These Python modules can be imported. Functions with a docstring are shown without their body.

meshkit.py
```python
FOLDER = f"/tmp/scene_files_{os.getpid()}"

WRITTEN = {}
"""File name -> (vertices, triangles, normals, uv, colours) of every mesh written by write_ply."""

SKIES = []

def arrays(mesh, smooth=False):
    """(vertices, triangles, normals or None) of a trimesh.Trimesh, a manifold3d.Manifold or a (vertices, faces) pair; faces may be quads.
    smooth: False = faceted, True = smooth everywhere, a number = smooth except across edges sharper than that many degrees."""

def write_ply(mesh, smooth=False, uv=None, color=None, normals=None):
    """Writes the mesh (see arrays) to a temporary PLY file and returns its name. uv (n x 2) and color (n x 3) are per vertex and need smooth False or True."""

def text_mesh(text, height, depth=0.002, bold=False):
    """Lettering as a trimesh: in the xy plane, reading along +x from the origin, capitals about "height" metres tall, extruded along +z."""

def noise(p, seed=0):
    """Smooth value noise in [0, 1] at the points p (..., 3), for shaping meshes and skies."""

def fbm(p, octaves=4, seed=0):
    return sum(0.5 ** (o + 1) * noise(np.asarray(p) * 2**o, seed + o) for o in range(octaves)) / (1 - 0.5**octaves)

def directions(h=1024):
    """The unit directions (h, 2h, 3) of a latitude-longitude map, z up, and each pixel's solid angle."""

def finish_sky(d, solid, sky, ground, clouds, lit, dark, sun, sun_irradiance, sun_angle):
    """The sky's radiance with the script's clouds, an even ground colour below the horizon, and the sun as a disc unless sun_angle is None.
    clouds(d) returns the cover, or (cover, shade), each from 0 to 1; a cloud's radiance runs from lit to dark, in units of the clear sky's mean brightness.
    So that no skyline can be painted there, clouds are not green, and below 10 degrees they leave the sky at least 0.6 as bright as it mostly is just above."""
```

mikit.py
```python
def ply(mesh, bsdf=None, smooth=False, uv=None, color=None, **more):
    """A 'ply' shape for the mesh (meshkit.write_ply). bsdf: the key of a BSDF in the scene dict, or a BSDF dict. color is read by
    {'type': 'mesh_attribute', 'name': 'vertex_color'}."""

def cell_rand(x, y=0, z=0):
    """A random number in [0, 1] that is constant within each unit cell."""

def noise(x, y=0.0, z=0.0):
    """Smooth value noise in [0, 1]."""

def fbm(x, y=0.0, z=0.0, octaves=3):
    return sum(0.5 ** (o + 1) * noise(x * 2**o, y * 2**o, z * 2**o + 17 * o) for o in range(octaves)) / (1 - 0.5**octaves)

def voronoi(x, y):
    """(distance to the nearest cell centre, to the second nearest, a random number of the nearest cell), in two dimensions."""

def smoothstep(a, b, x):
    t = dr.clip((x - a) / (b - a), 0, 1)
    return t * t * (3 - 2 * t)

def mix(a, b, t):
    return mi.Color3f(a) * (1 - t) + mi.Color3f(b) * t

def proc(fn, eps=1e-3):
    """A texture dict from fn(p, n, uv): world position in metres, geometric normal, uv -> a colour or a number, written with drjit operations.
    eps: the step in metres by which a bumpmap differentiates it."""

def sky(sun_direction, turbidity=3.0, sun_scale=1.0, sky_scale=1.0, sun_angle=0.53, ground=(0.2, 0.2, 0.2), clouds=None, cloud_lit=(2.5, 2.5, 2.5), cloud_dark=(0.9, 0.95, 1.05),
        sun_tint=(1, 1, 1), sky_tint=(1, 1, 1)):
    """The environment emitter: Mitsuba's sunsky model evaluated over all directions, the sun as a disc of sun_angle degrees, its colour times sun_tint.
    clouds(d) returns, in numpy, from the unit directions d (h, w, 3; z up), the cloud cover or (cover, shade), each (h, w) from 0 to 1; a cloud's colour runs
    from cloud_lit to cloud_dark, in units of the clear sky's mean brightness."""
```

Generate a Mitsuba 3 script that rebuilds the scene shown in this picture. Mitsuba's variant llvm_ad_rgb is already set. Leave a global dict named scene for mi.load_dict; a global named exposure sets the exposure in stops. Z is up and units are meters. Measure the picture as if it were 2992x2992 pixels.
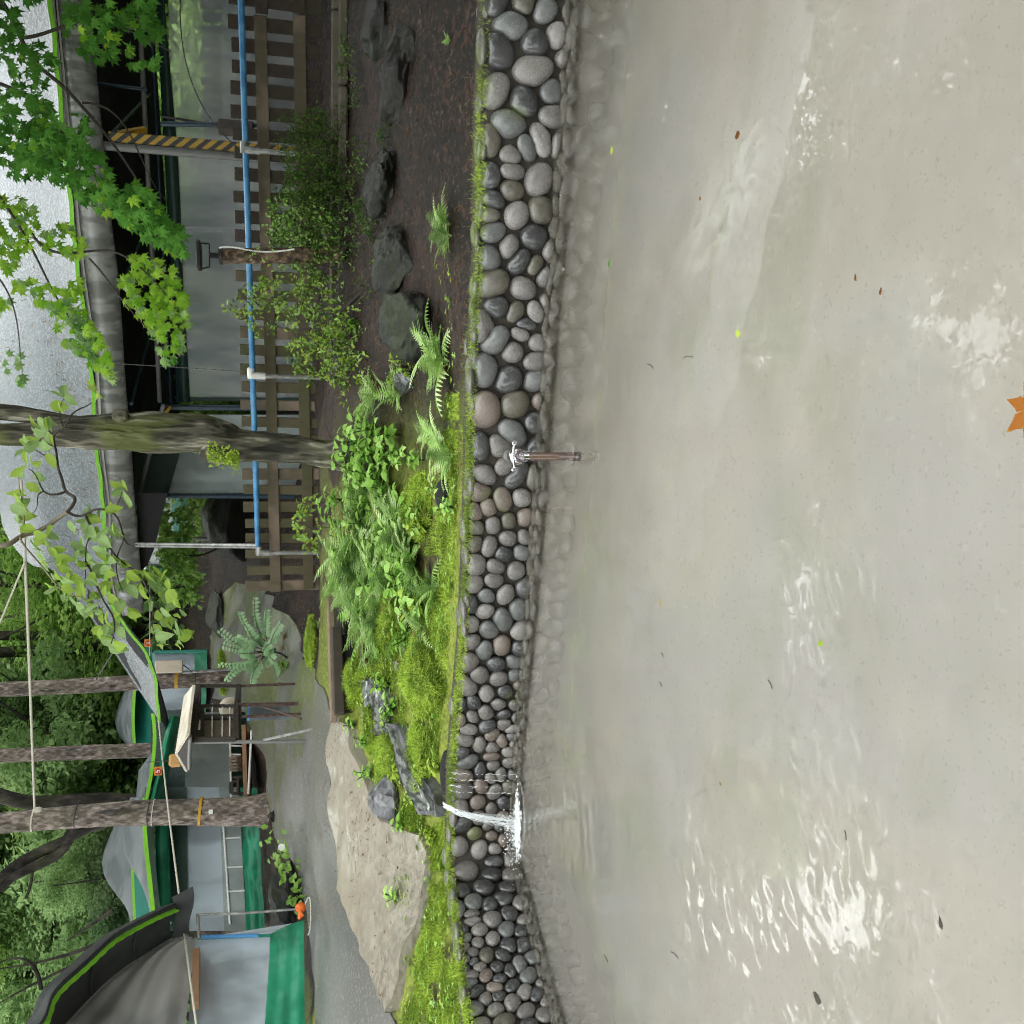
import math, random
import numpy as np, trimesh, mitsuba as mi, drjit as dr, mikit, meshkit
from mikit import noise, fbm, voronoi, smoothstep, mix, proc
from scipy.interpolate import RBFInterpolator, interp1d
from scipy.spatial import Voronoi, cKDTree
from shapely.geometry import Polygon, Point, box as sbox
from shapely import affinity

T = mi.ScalarTransform4f
rnd = random.Random(7)
nr = np.random.default_rng(7)
scene, labels = {'type': 'scene'}, {}

# ------------------------------------------------------------------ camera, sky, exposure
EYE, TILT, FOC = 1.15, math.radians(12.7), 1.85
ct, st = math.cos(TILT), math.sin(TILT)
scene['camera'] = {'type': 'perspective', 'fov': 2 * math.degrees(math.atan(1 / FOC)), 'fov_axis': 'x',
                   'to_world': T().look_at(origin=[0, 0, EYE], target=[0, ct, EYE - st], up=[1, 0, 0]),
                   'near_clip': 0.05, 'far_clip': 400.0}
scene['sky'] = mikit.sky([-0.40, 0.90, 0.62], turbidity=4, sun_scale=0.0009, sun_angle=7, sun_tint=(0.78, 0.95, 1.25), clouds=lambda d: 1.0,
                         cloud_lit=(2.45, 2.5, 2.5), cloud_dark=(0.9, 0.95, 1.05))
labels['sky'] = {'kind': 'structure'}
exposure = 4.45

# ------------------------------------------------------------------ places (survey points of the picture turned into metres)
def ray(px, py):
    a, b = (1496 - py) / 1496 / FOC, (1496 - px) / 1496 / FOC
    return np.array([a, ct + b * st, -st + b * ct])
def P(px, py, d):
    r = ray(px, py)
    return np.array([r[0] * d / r[1], d, EYE + r[2] * d / r[1]])
def G(px, py, z=0.0):
    r = ray(px, py)
    k = (z - EYE) / r[2]
    return np.array([r[0] * k, r[1] * k, z])
def PP(pts, d=None):
    return np.array([P(*p) if d is None else P(p[0], p[1], d) for p in pts])

# ------------------------------------------------------------------ mesh helpers
def nrm(v):
    v = np.asarray(v, float)
    return v / (np.linalg.norm(v) + 1e-12)
class MB:
    def __init__(s): s.v, s.f, s.n = [], [], 0
    def add(s, v, f):
        v = np.asarray(v, float).reshape(-1, 3); f = np.asarray(f, int)
        if f.shape[1] == 4: f = np.vstack([f[:, [0, 1, 2]], f[:, [0, 2, 3]]])
        s.v.append(v); s.f.append(f + s.n); s.n += len(v)
        return s
    def m(s): return np.vstack(s.v), np.vstack(s.f)
    def tube(s, *a, **k): return s.add(*tube(*a, **k))
    def beam(s, *a, **k): return s.add(*beam(*a, **k))
    def sheet(s, g): return s.add(*sheet(g))
    def ell(s, c, r, sub=2, R=None): return s.add(*ellipsoid(c, r, sub, R))

def spline(pts, n):
    pts = np.asarray(pts, float)
    if len(pts) < 3: return pts[0] + (pts[-1] - pts[0]) * np.linspace(0, 1, n)[:, None]
    t = np.r_[0, np.cumsum(np.linalg.norm(np.diff(pts, axis=0), axis=1))]
    return interp1d(t, pts, axis=0, kind='quadratic' if len(pts) == 3 else 'cubic')(np.linspace(0, t[-1], n))
def plin(pts, n):
    pts = np.asarray(pts, float)
    t = np.r_[0, np.cumsum(np.linalg.norm(np.diff(pts, axis=0), axis=1))]
    return interp1d(t, pts, axis=0)(np.linspace(0, t[-1], n))
def tube(pts, rad, n=10, cap=True, wob=0.0, seed=0):
    pts = np.asarray(pts, float); k = len(pts)
    rad = np.broadcast_to(np.asarray(rad, float), (k,))
    tan = np.gradient(pts, axis=0); tan /= np.linalg.norm(tan, axis=1, keepdims=True) + 1e-12
    ref = np.array([1.0, 0, 0]) if abs(tan[0][0]) < 0.8 else np.array([0, 1.0, 0])
    a = np.cross(tan[0], ref); a /= np.linalg.norm(a)
    ang = np.arange(n) * 2 * np.pi / n
    vs = []
    for i in range(k):
        a = a - tan[i] * (a @ tan[i]); a /= np.linalg.norm(a)
        b = np.cross(tan[i], a)
        d = np.cos(ang)[:, None] * a + np.sin(ang)[:, None] * b
        r = rad[i]
        if wob: r = (rad[i] * (1 + wob * (meshkit.fbm(np.c_[np.cos(ang) * 1.3, np.sin(ang) * 1.3, np.full(n, i * 0.35)] + seed, 3) - 0.5) * 2))[:, None]
        vs.append(pts[i] + d * r)
    v = np.vstack(vs); f = []
    for i in range(k - 1):
        j = np.arange(n)
        f.append(np.c_[i * n + j, i * n + (j + 1) % n, (i + 1) * n + (j + 1) % n, (i + 1) * n + j])
    f = np.vstack(f); f = np.vstack([f[:, [0, 1, 2]], f[:, [0, 2, 3]]])
    if cap:
        v = np.vstack([v, pts[0], pts[-1]]); j = np.arange(n); c0, c1 = len(v) - 2, len(v) - 1
        f = np.vstack([f, np.c_[np.full(n, c0), (j + 1) % n, j], np.c_[np.full(n, c1), (k - 1) * n + j, (k - 1) * n + (j + 1) % n]])
    return v, f
def bevel_box(hx, hy, hz, b):
    pts = []
    for sx in (-1, 1):
        for sy in (-1, 1):
            for sz in (-1, 1):
                for q in ((0, b, b), (b, 0, b), (b, b, 0)):
                    pts.append((sx * (hx - q[0]), sy * (hy - q[1]), sz * (hz - q[2])))
    h = trimesh.convex.convex_hull(np.array(pts))
    return np.array(h.vertices), np.array(h.faces)
def frame(z, up=(0, 0, 1)):
    z = nrm(z); x = np.cross(up, z)
    if np.linalg.norm(x) < 1e-6: x = np.cross([0, 1, 0], z)
    x = nrm(x); return np.stack([x, np.cross(z, x), z], 1)
def beam(p0, p1, w, h, up=(0, 0, 1), b=0.004):
    """a bevelled bar from p0 to p1, w wide across and h along up"""
    p0, p1 = np.asarray(p0, float), np.asarray(p1, float)
    R = frame(p1 - p0, up); L = np.linalg.norm(p1 - p0)
    v, f = bevel_box(w / 2, h / 2, L / 2, min(b, w / 3, h / 3))
    return v @ R.T + (p0 + p1) / 2, f
def block(c, sx, sy, sz, rz=0.0, b=0.01):
    v, f = bevel_box(sx / 2, sy / 2, sz / 2, b)
    c_, s_ = math.cos(rz), math.sin(rz)
    return v @ np.array([[c_, -s_, 0], [s_, c_, 0], [0, 0, 1]]).T + np.asarray(c, float), f
def sheet(g):
    g = np.asarray(g, float); m, n = g.shape[:2]
    i = np.arange(m * n).reshape(m, n)
    return g.reshape(-1, 3), np.c_[i[:-1, :-1].ravel(), i[1:, :-1].ravel(), i[1:, 1:].ravel(), i[:-1, 1:].ravel()]
def loft(curves, m):
    """a sheet through curves of equally many points"""
    c = np.asarray(curves, float)
    t = np.linspace(0, 1, len(c))
    return interp1d(t, c, axis=0, kind='quadratic' if len(c) > 2 else 'linear')(np.linspace(0, 1, m))
def ellipsoid(c, r, sub=2, R=None):
    s = trimesh.creation.icosphere(subdivisions=sub)
    v = s.vertices * np.asarray(r, float)
    if R is not None: v = v @ R.T
    return v + np.asarray(c, float), np.array(s.faces)
def rock(c, r, seed, rough=0.35, sub=4, R=None, cut=0.0, flat=0):
    """a boulder: a ball cut by planes and roughened"""
    s = trimesh.creation.icosphere(subdivisions=sub); v = np.array(s.vertices)
    g = np.random.default_rng(seed)
    for _ in range(7 + flat):
        n = nrm(g.normal(size=3)); d = g.uniform(0.55, 0.85)
        over = np.maximum(v @ n - d, 0); v = v - over[:, None] * n * 0.92
    v *= (1 + rough * (meshkit.fbm(v * 1.7 + seed * 3.1, 4) - 0.5))[:, None]
    v *= (1 + 0.12 * rough * (meshkit.fbm(v * 9 + seed, 3) - 0.5))[:, None]
    v = v * np.asarray(r, float)
    if R is not None: v = v @ R.T
    return v + np.asarray(c, float), np.array(s.faces)
def rotz(a):
    c, s = math.cos(a), math.sin(a); return np.array([[c, -s, 0], [s, c, 0], [0, 0, 1.0]])
def rotv(axis, a):
    k = nrm(axis); K = np.array([[0, -k[2], k[1]], [k[2], 0, -k[0]], [-k[1], k[0], 0]])
    return np.eye(3) + math.sin(a) * K + (1 - math.cos(a)) * K @ K

used = {}
def key_for(name):
    n = used.get(name, -1) + 1; used[name] = n
    return name if n == 0 else f'{name}_{n:03d}'
def put(name, mesh, mat, parent=None, label=None, cat=None, group=None, kind=None, smooth=False, **kw):
    key = key_for(f'{parent}__{name}' if parent else name)
    if hasattr(mesh, 'm'): mesh = mesh.m()
    scene[key] = mesh if isinstance(mesh, dict) else mikit.ply(mesh, mat, smooth=smooth, **kw)
    tag(key, label, cat, group, kind)
    return key
def tag(key, label=None, cat=None, group=None, kind=None):
    d = {k: v for k, v in (('label', label), ('category', cat), ('group', group), ('kind', kind)) if v}
    if d: labels[key] = d
def thing(name, label, cat, group=None):
    key = key_for(name); tag(key, label, cat, group); return key
def plyd(mesh, mat, smooth=False, **kw):
    if hasattr(mesh, 'm'): mesh = mesh.m()
    return mikit.ply(mesh, mat, smooth=smooth, **kw)
def M4(R, p, s=1.0):
    m = np.eye(4); m[:3, :3] = np.asarray(R) * s; m[:3, 3] = p
    return T(m)
# ------------------------------------------------------------------ materials
def mat(key, b, bump=None, scale=0.004, two=True):
    if bump is not None: b = {'type': 'bumpmap', 'arbitrary': bump, 'scale': scale, 'bsdf': b}
    scene[key] = {'type': 'twosided', 'bsdf': b} if two else b
    return key
def pr(col, rough=0.6, **k):
    c = col if isinstance(col, dict) else {'type': 'rgb', 'value': list(col)}
    return {'type': 'principled', 'base_color': c, 'roughness': rough, **k}
def vary(c0, c1, s, o=3, lo=0.35, hi=0.65, stretch=(1, 1, 1)):
    return proc(lambda p, n, uv: mix(c0, c1, smoothstep(lo, hi, fbm(p.x * s * stretch[0], p.y * s * stretch[1], p.z * s * stretch[2], o))))
def leafy(key, c0, c1, s=9.0, trans=0.9, rough=0.35, spec=0.5):
    scene[key] = {'type': 'principledthin', 'base_color': vary(c0, c1, s, 2), 'roughness': rough, 'diff_trans': trans, 'spec_trans': 0.0, 'eta': 1.45}
    return key

def pool_fn(p, n, uv):
    a = fbm(p.x * 1.3, p.y * 1.1, 3, 4); b = fbm(p.x * 6, p.y * 6, 1, 3); g = noise(p.x * 90, p.y * 90)
    c = mix((0.3427, 0.3189, 0.2822), (0.4039, 0.3785, 0.3440), smoothstep(0.3, 0.7, a * 0.6 + b * 0.4))
    c = mix(c, (0.3580, 0.3457, 0.3440), 0.55 * smoothstep(0.5, 0.72, fbm(p.x * 2.2 + 9, p.y * 1.6, 5, 3)))
    c = mix(c, (0.2876, 0.2891, 0.2234), 0.35 * smoothstep(0.55, 0.75, fbm(p.x * 1.7 + 4, p.y * 3.0, 8, 4)))
    c = mix(c, (0.2081, 0.1907, 0.1646), 0.4 * smoothstep(0.72, 0.85, noise(p.x * 160, p.y * 160, 4) * 0.6 + noise(p.x * 70, p.y * 70, 9) * 0.4))
    c = mix(c, (0.4651, 0.4470, 0.4234), 0.35 * smoothstep(0.84, 0.94, noise(p.x * 38, p.y * 38, 7)) * smoothstep(0.5, 0.7, fbm(p.x * 3 + 2, p.y * 3, 2, 2)))
    # scuffed pale patch to the right, silt plus the painted dark reflection of the bank along the wall
    d = dr.sqrt(dr.square((p.x - 0.95 + 0.35 * (p.y - 2.75)) / 0.16) + dr.square((p.y - 2.75) / 0.33))
    c = mix(c, (0.4774, 0.4649, 0.4234), 0.75 * smoothstep(1.15, 0.6, d) * smoothstep(0.42, 0.62, noise(p.x * 45, p.y * 45, 2)))
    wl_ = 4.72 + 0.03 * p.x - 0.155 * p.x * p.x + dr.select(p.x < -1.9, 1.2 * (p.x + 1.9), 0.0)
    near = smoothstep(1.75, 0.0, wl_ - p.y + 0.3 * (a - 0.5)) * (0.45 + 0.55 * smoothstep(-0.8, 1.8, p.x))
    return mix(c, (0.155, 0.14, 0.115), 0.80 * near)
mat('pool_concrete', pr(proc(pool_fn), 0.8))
scene['water_surface'] = {'type': 'dielectric', 'int_ior': 1.33, 'ext_ior': 1.0, 'specular_transmittance': {'type': 'rgb', 'value': [0.975, 0.975, 0.962]}}

def silted(c0, c1, s):
    return proc(lambda p, n, uv: mix(mix(c0, c1, fbm(p.x * s, p.y * s, p.z * s, 3)), (0.19, 0.18, 0.155), smoothstep(0.004, -0.02, p.z)))
def stone_fn(c0, c1, speck, amt, s):
    def fn(p, n, uv):
        a = fbm(p.x * 9, p.y * 9, p.z * 9, 3)
        c = mix(c0, c1, smoothstep(0.3, 0.7, a))
        c = mix(c, speck, amt * smoothstep(0.62, 0.72, noise(p.x * s, p.y * s, p.z * s)))
        c = mix(c, (0.05, 0.05, 0.05), 0.55 * smoothstep(0.70, 0.78, noise(p.x * s * .7 + 9, p.y * s * .7, p.z * s * .7)))
        moss = smoothstep(0.68, 0.88, fbm(p.x * 5 + 3, p.y * 5, p.z * 5, 3) + 0.35 * smoothstep(0.2, 0.42, p.z) * smoothstep(-.2, .8, n.z))
        c = mix(c, (0.09, 0.12, 0.03), 0.75 * moss)
        silt = mix((0.32, 0.305, 0.27), (0.24, 0.23, 0.20), a)
        return mix(c, mix(silt, c, 0.30), smoothstep(0.004, -0.02, p.z))
    return proc(fn)
sbump = proc(lambda p, n, uv: 0.6 * fbm(p.x * 60, p.y * 60, p.z * 60, 3))
STONES = []
for k, (c0, c1, sp, am, s, ro) in enumerate([
        ((0.0877, 0.0816, 0.0768), (0.1295, 0.1186, 0.1091), (0.1970, 0.1824, 0.1670), 0.6, 210, 0.5),
        ((0.0288, 0.0295, 0.0310), (0.0439, 0.0446, 0.0451), (0.0727, 0.0693, 0.0697), 0.3, 120, 0.32),
        ((0.1345, 0.1234, 0.1162), (0.1711, 0.1577, 0.1484), (0.2588, 0.2419, 0.2232), 0.7, 230, 0.55),
        ((0.1036, 0.0816, 0.0671), (0.1395, 0.1111, 0.0929), (0.1812, 0.1529, 0.1348), 0.5, 220, 0.5),
        ((0.0698, 0.0741, 0.0723), (0.0985, 0.1015, 0.1000), (0.1554, 0.1481, 0.1394), 0.4, 200, 0.45),
        ((0.0597, 0.0542, 0.0394), (0.0877, 0.0788, 0.0581), (0.1136, 0.1035, 0.0839), 0.5, 160, 0.5)]):
    STONES.append(mat(f'cobble_{k}', pr(stone_fn(c0, c1, sp, am, s), ro * 0.72, specular=0.7), sbump, 0.002))
mat('cobble_white', pr((0.62, 0.60, 0.55), 0.5))
mat('mortar', pr(silted((0.0210, 0.0180, 0.0144), (0.0510, 0.0420, 0.0300), 14), 0.7), proc(lambda p, n, uv: fbm(p.x * 40, p.y * 40, p.z * 40)), 0.006)

def soil_fn(p, n, uv):
    a = fbm(p.x * 2.2, p.y * 2.2, 1, 4); l = noise(p.x * 45, p.y * 45); l2 = noise(p.x * 80 + 5, p.y * 34)
    c = mix((0.0062, 0.0038, 0.0026), (0.0211, 0.0112, 0.0074), smoothstep(0.3, 0.7, a))
    c = mix(c, (0.0465, 0.0198, 0.0118), 0.7 * smoothstep(0.58, 0.8, l))
    c = mix(c, (0.0025, 0.0019, 0.0019), 0.6 * smoothstep(0.55, 0.75, fbm(p.x * 14, p.y * 14, 3, 3)))
    c = mix(c, (0.0806, 0.0527, 0.0310), 0.7 * smoothstep(0.83, 0.93, l2))
    moss = smoothstep(0.34, 0.50, fbm(p.x * 2.4 + 7, p.y * 2.4, 2, 4)) * smoothstep(1.0, -0.4, p.x + 0.25 * (fbm(p.x * 3, p.y * 3, 7, 2) - 0.5)) * smoothstep(9.0, 7.0, p.y)
    c = mix(c, mix((0.09, 0.12, 0.016), (0.22, 0.26, 0.03), noise(p.x * 60, p.y * 60, 3)), 0.93 * moss)
    return mix(c, mix((0.0070, 0.0095, 0.0055), (0.0175, 0.0225, 0.0110), fbm(p.x, p.y, 4, 3)), smoothstep(17, 22, p.y))
mat('soil', pr(proc(soil_fn), 0.75), proc(lambda p, n, uv: fbm(p.x * 24, p.y * 24, p.z * 24, 3)), 0.02)
def path_fn(p, n, uv):
    g = noise(p.x * 70, p.y * 70); a = fbm(p.x * 1.2, p.y * 1.2, 6, 4)
    c = mix((0.1081, 0.1045, 0.0976), (0.1603, 0.1533, 0.1428), a)
    c = mix(c, (0.2230, 0.2161, 0.2021), 0.5 * smoothstep(0.66, 0.82, g))
    c = mix(c, (0.0697, 0.0731, 0.0697), 0.45 * smoothstep(0.5, 0.75, fbm(p.x * 2.2, p.y * 0.9 + 3, 2, 3)))
    m = smoothstep(0.46, 0.62, fbm(p.x * 0.9 + 1.3, p.y * 0.8, 9, 4)) * smoothstep(7.5, 8.7, p.y) * smoothstep(-3.4, -2.0, p.x)
    m2 = smoothstep(0.56, 0.7, fbm(p.x * 2.5 + 8, p.y * 2.0, 4, 3)) * smoothstep(6.8, 9, p.y) * 0.6
    return mix(c, mix((0.0558, 0.0697, 0.0139), (0.1185, 0.1324, 0.0279), noise(p.x * 40, p.y * 40, 2)), 0.85 * dr.maximum(m, m2))
mat('path_concrete', pr(proc(path_fn), 0.33, specular=0.5), proc(lambda p, n, uv: noise(p.x * 90, p.y * 90, p.z * 90)), 0.004)
def apron_fn(p, n, uv):
    a = fbm(p.x * 1.6, p.y * 1.6, p.z * 2, 4); g = noise(p.x * 75, p.y * 75, p.z * 75)
    c = mix((0.2115, 0.1851, 0.1462), (0.2938, 0.2624, 0.2134), a)
    c = mix(c, (0.3525, 0.3222, 0.2724), 0.55 * smoothstep(0.55, 0.8, fbm(p.x * 5, p.y * 5, p.z * 5, 3)))
    c = mix(c, (0.0881, 0.0783, 0.0630), 0.65 * smoothstep(0.62, 0.8, g) * smoothstep(0.42, 0.6, fbm(p.x * 2 + 4, p.y * 2, p.z * 2, 3)))
    c = mix(c, (0.1998, 0.1650, 0.1172), 0.5 * smoothstep(0.55, 0.72, fbm(p.x * 1.1 + 5, p.y * 3.1, 8, 3)))
    rough = smoothstep(6.25, 5.6, p.y + 0.9 * (fbm(p.x * 2.3, p.y * 2.3, 4, 3) - 0.5)) * 1.0
    c = mix(c, mix((0.0960, 0.0876, 0.0722), (0.2592, 0.2361, 0.1987), smoothstep(0.35, 0.65, fbm(p.x * 28, p.y * 28, p.z * 28, 3))), 0.42 * rough)
    return c
mat('apron_concrete', pr(proc(apron_fn), 0.24, specular=0.65), proc(lambda p, n, uv: fbm(p.x * 34, p.y * 34, p.z * 34, 3)), 0.006)
def rock_fn(p, n, uv):
    a = fbm(p.x * 5, p.y * 5, p.z * 5, 4); g = noise(p.x * 55, p.y * 55, p.z * 55)
    c = mix((0.0087, 0.0096, 0.0079), (0.0250, 0.0265, 0.0229), a)
    c = mix(c, (0.0424, 0.0451, 0.0386), 0.5 * smoothstep(0.68, 0.85, g))
    m = smoothstep(0.42, 0.62, fbm(p.x * 3 + 5, p.y * 3, p.z * 3, 3) * 0.75 + 0.28 * smoothstep(-0.1, 0.9, n.z))
    return mix(c, mix((0.0075, 0.0112, 0.0023), (0.0212, 0.0292, 0.0052), noise(p.x * 70, p.y * 70, p.z * 70)), 0.9 * m)
mat('mossy_rock', pr(proc(rock_fn), 0.6), proc(lambda p, n, uv: fbm(p.x * 20, p.y * 20, p.z * 20, 4)), 0.015)
def earth_fn(p, n, uv):
    a = fbm(p.x * 5, p.y * 5, p.z * 5, 4)
    c = mix((0.0044, 0.0037, 0.0029), (0.0132, 0.0106, 0.0085), a)
    c = mix(c, (0.0276, 0.0165, 0.0103), 0.6 * smoothstep(0.66, 0.8, noise(p.x * 50, p.y * 50, p.z * 50)))
    return mix(c, (0.0081, 0.0103, 0.0037), 0.8 * smoothstep(0.5, 0.66, fbm(p.x * 3 + 5, p.y * 3, p.z * 3, 3)))
mat('earth_rock', pr(proc(earth_fn), 0.6), proc(lambda p, n, uv: fbm(p.x * 20, p.y * 20, p.z * 20, 4)), 0.02)
mat('wet_rock', pr(vary((0.03, 0.03, 0.033), (0.12, 0.12, 0.13), 14), 0.28, specular=0.7), proc(lambda p, n, uv: fbm(p.x * 26, p.y * 26, p.z * 26, 4)), 0.012)
def moss_fn(p, n, uv):
    a = fbm(p.x * 6, p.y * 6, p.z * 6, 3); g = noise(p.x * 85, p.y * 85, p.z * 85)
    c = mix((0.1030, 0.1601, 0.0173), (0.2340, 0.3202, 0.0378), smoothstep(0.3, 0.7, 0.5 * a + 0.5 * g))
    return mix(c, (0.0936, 0.0773, 0.0324), 0.6 * smoothstep(0.62, 0.78, fbm(p.x * 9 + 2, p.y * 9, p.z * 9, 2)))
mat('moss', pr(proc(moss_fn), 0.9), proc(lambda p, n, uv: fbm(p.x * 60, p.y * 60, p.z * 60, 3)), 0.012)
mat('moss_blade', pr(vary((0.1658, 0.2530, 0.0203), (0.3510, 0.4830, 0.0563), 7), 0.8))

leafy('fern_green', (0.27, 0.45, 0.10), (0.44, 0.64, 0.22), trans=0.75)
leafy('fern_pale', (0.42, 0.60, 0.20), (0.60, 0.76, 0.38), trans=0.6)
leafy('fern_deep', (0.12, 0.22, 0.06), (0.24, 0.36, 0.13), trans=0.8)
leafy('herb_green', (0.24, 0.44, 0.08), (0.44, 0.66, 0.20), trans=0.8)
leafy('lime_leaf', (0.28, 0.42, 0.05), (0.45, 0.58, 0.10))
leafy('shrub_green', (0.045, 0.10, 0.02), (0.12, 0.19, 0.045))
leafy('maple_green', (0.0443, 0.1349, 0.0207), (0.0948, 0.2380, 0.0414), trans=1.1)  # darker copy for backlit sprays, the shade put into the colour
leafy('maple_lime', (0.1632, 0.3456, 0.0288), (0.3060, 0.4968, 0.0576), trans=1.2)
leafy('maple_glossy', (0.13, 0.23, 0.08), (0.25, 0.36, 0.13), trans=0.8, rough=0.25)
leafy('forest_dark', (0.0810, 0.1418, 0.0607), (0.1755, 0.2565, 0.1148), 0.6, trans=0.9)
leafy('forest_mid', (0.1430, 0.2470, 0.0845), (0.2990, 0.4420, 0.1820), 0.6, trans=1.0)
leafy('forest_lime', (0.1860, 0.3312, 0.0630), (0.2976, 0.4464, 0.1260), 0.6, trans=1.2)
leafy('sapling_leaf', (0.27, 0.44, 0.22), (0.42, 0.60, 0.36), trans=0.8)
def vein_fn(c0, c1):
    def fn(p, n, uv):
        v = uv.x * 14 - dr.abs(uv.y - 0.5) * 9
        w = smoothstep(0.75, 0.97, dr.abs(dr.sin(v * 3.14159 / 1.3)))
        return mix(mix(c0, c1, fbm(p.x * 7, p.y * 7, p.z * 7, 2)), (0.42, 0.52, 0.28), 0.55 * w + 0.5 * smoothstep(0.04, 0.0, dr.abs(uv.y - 0.5)))
    return proc(fn)
for k, a, b, t in (('broad_lime', (0.30, 0.46, 0.04), (0.44, 0.60, 0.09), 1.25), ('broad_green', (0.20, 0.32, 0.10), (0.30, 0.43, 0.18), 0.8)):
    scene[k] = {'type': 'principledthin', 'base_color': vein_fn(a, b), 'roughness': 0.22, 'diff_trans': t, 'spec_trans': 0.0, 'eta': 1.5}
leafy('straw_leaf', (0.26, 0.20, 0.08), (0.40, 0.33, 0.16))
leafy('dead_leaf', (0.1440, 0.0624, 0.0240), (0.2016, 0.1152, 0.0384))
leafy('yellow_leaf', (0.34, 0.13, 0.03), (0.46, 0.37, 0.07), 22)

def bark(key, c0, c1, c2, sx, sz, mossy=0.0, mcol=(0.10, 0.12, 0.025), bs=0.02):
    def h(p):
        return fbm(p.x * sx, p.y * sx, p.z * sz, 3)
    def fn(p, n, uv):
        a = h(p); c = mix(c0, c1, smoothstep(0.35, 0.6, a)); c = mix(c, c2, smoothstep(0.60, 0.75, a))
        c = c * (0.62 + 0.6 * smoothstep(0.3, 0.7, fbm(p.x * 5 + 2, p.y * 5, p.z * 2.3, 3)))
        c = mix(c, c * 0.35, smoothstep(0.60, 0.72, fbm(p.x * sx * .45 + 7, p.y * sx * .45, p.z * sz * .3, 3)))
        if mossy: c = mix(c, mcol, mossy * smoothstep(0.48, 0.66, fbm(p.x * 4, p.y * 4, p.z * 2.2, 3)))
        return c
    return mat(key, pr(proc(fn), 0.85), proc(lambda p, n, uv: h(p)), bs)
bark('scaly_bark', (0.125, 0.095, 0.08), (0.25, 0.205, 0.18), (0.37, 0.315, 0.285), 40, 15, 0.25, (0.10, 0.10, 0.045), 0.03)
bark('dark_bark', (0.018, 0.015, 0.012), (0.045, 0.038, 0.030), (0.08, 0.07, 0.055), 18, 6, 0.3, (0.05, 0.055, 0.02))
bark('grey_bark', (0.035, 0.031, 0.02), (0.12, 0.11, 0.08), (0.33, 0.31, 0.25), 34, 5, 0.6, (0.10, 0.12, 0.02), 0.05)
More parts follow.
